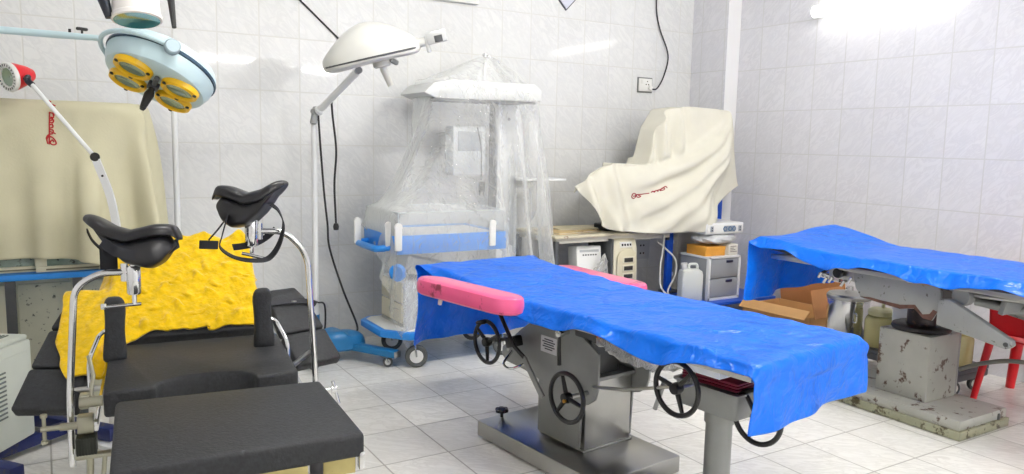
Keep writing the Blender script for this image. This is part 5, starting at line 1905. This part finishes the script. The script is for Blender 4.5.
M().cyl(m1, dcc - upd * .06 + axd * (-16 * S_), .022).build('arm_joint', mat('joint_grey', (130, 132, 136), .4), **GD)
e0 = dcc + axd * (49 * S_) + upd * .02
M().cyl(e0 - axd * .03, e0 + axd * .055, .028, n=20).cyl(e0 - axd * .012, e0 + axd * .006, .031, n=20).build('end_pivot', lid_m, **GD)
M().box(e0 + axd * .115 + upd * .012, (.13, .09, .075), Matrix((axd, dpt, upd)).transposed() @ Euler((0, RAD(0), 0)).to_matrix(), .012).box(e0 + axd * .05 - upd * .02, (.025, .06, .10), Matrix((axd, dpt, upd)).transposed(), .008).build('end_box', mat('end_box_grey', (206, 208, 206), .3, .3), **GD)
M().box(e0 + axd * .125 - dpt * .046 + upd * .0, (.05, .006, .04), Matrix((axd, dpt, upd)).transposed(), .002).box(e0 + axd * .125 + dpt * .046 + upd * .0, (.05, .006, .04), Matrix((axd, dpt, upd)).transposed(), .002).build('end_slot', dgrey_m, **GD)
# blue base
rings = []
for z, s_ in ((.075, .92), (.09, 1), (.15, .96), (.185, .82), (.20, .5)):
    rings.append([pole + V((.15, -.13, 0)) + V((math.cos(a) * .185 * s_ * (abs(math.cos(a)) ** -.3 if abs(math.cos(a)) > .2 else 1), math.sin(a) * .15 * s_, z + .03 * (math.cos(a) < 0) * (z > .1))) for a in [2 * PI * k / 32 for k in range(32)]])
M().loft(rings).build('base_cover', teal_m, **GD, sub=1)
for dx, dy in ((.40, -.56), (-.16, -.40), (-.20, .22)):
    p1 = pole + V((dx, dy, 0))
    d_ = (p1 - pole - V((.1, -.03, 0))).normalized()
    L0 = pole + V((.1, -.03, 0))
    ln = (p1 - L0).length
    an = math.atan2(d_.y, d_.x)
    lg = M().box(L0 + d_ * ln * .55 + V((0, 0, .105)), (ln * .98, .075, .05), (0, 0, an), .006).build('base_leg', teal_m, **GD)
    M().box(L0 + d_ * ln * 1.045 + V((0, 0, .105)), (.012, .07, .046), (0, 0, an), .003).build('leg_end', steel_m, lg, True)
    castor(p1 - d_ * .06 + V((0, 0, .036)), .036, .022, lg)
cd = [jt + V((.02, -.02, .0)), pole + V((.035, -.03, 1.60)), pole + V((.06, -.03, 1.25)), pole + V((.085, -.03, 1.0)), pole + V((.10, -.03, .82)), pole + V((.20, -.03, .50)), pole + V((.30, -.06, .22)), pole + V((.27, -.08, .17)), pole + V((.20, -.10, .19))]
M().tube(catmull(cd, 6), .008, 8).build('lamp_cord', cable_m, **GD)
cd = [m1 + V((-.05, .30, -.12)), jt + V((.12, -.12, .0)), pole + V((.115, -.1, 1.50)), pole + V((.105, -.1, 1.25)), pole + V((.115, -.1, 1.02)), pole + V((.112, -.1, .97))]
cd = [jt + V((.085, -.12, .135)), pole + V((.10, -.12, 1.80)), pole + V((.125, -.12, 1.55)), pole + V((.11, -.12, 1.30)), pole + V((.12, -.12, 1.02))]
M().tube(catmull(cd, 6), .008, 8).lathe([(0, -.03), (.018, -.026), (.022, 0), (.016, .02), (0, .028)], pole + V((.12, -.12, .995)), n=14).build('hanging_cord', cable_m, **GD)
M().tube(catmull([pole + V((.0, -.04, .42)), pole + V((.05, -.05, .40)), pole + V((.055, -.05, .25)), pole + V((.035, -.05, .14))], 6), .007, 8).build('base_cord', cable_m, **GD)
# ------------------------------------------------------------------ world and view
w = bpy.data.worlds.new('world')
SC.world = w
w.use_nodes = True
w.node_tree.nodes['Background'].inputs[0].default_value = (1, 1, 1, 1)
w.node_tree.nodes['Background'].inputs[1].default_value = 0.3
SC.view_settings.view_transform = 'Standard'
SC.view_settings.look = 'None'
SC.view_settings.exposure = 0.35
SC.view_settings.gamma = 1.0
SC.view_settings.use_curve_mapping = False
SC.cycles.use_denoising = True
SC.cycles.max_bounces = 10
SC.cycles.transparent_max_bounces = 24
SC.cycles.sample_clamp_indirect = 6
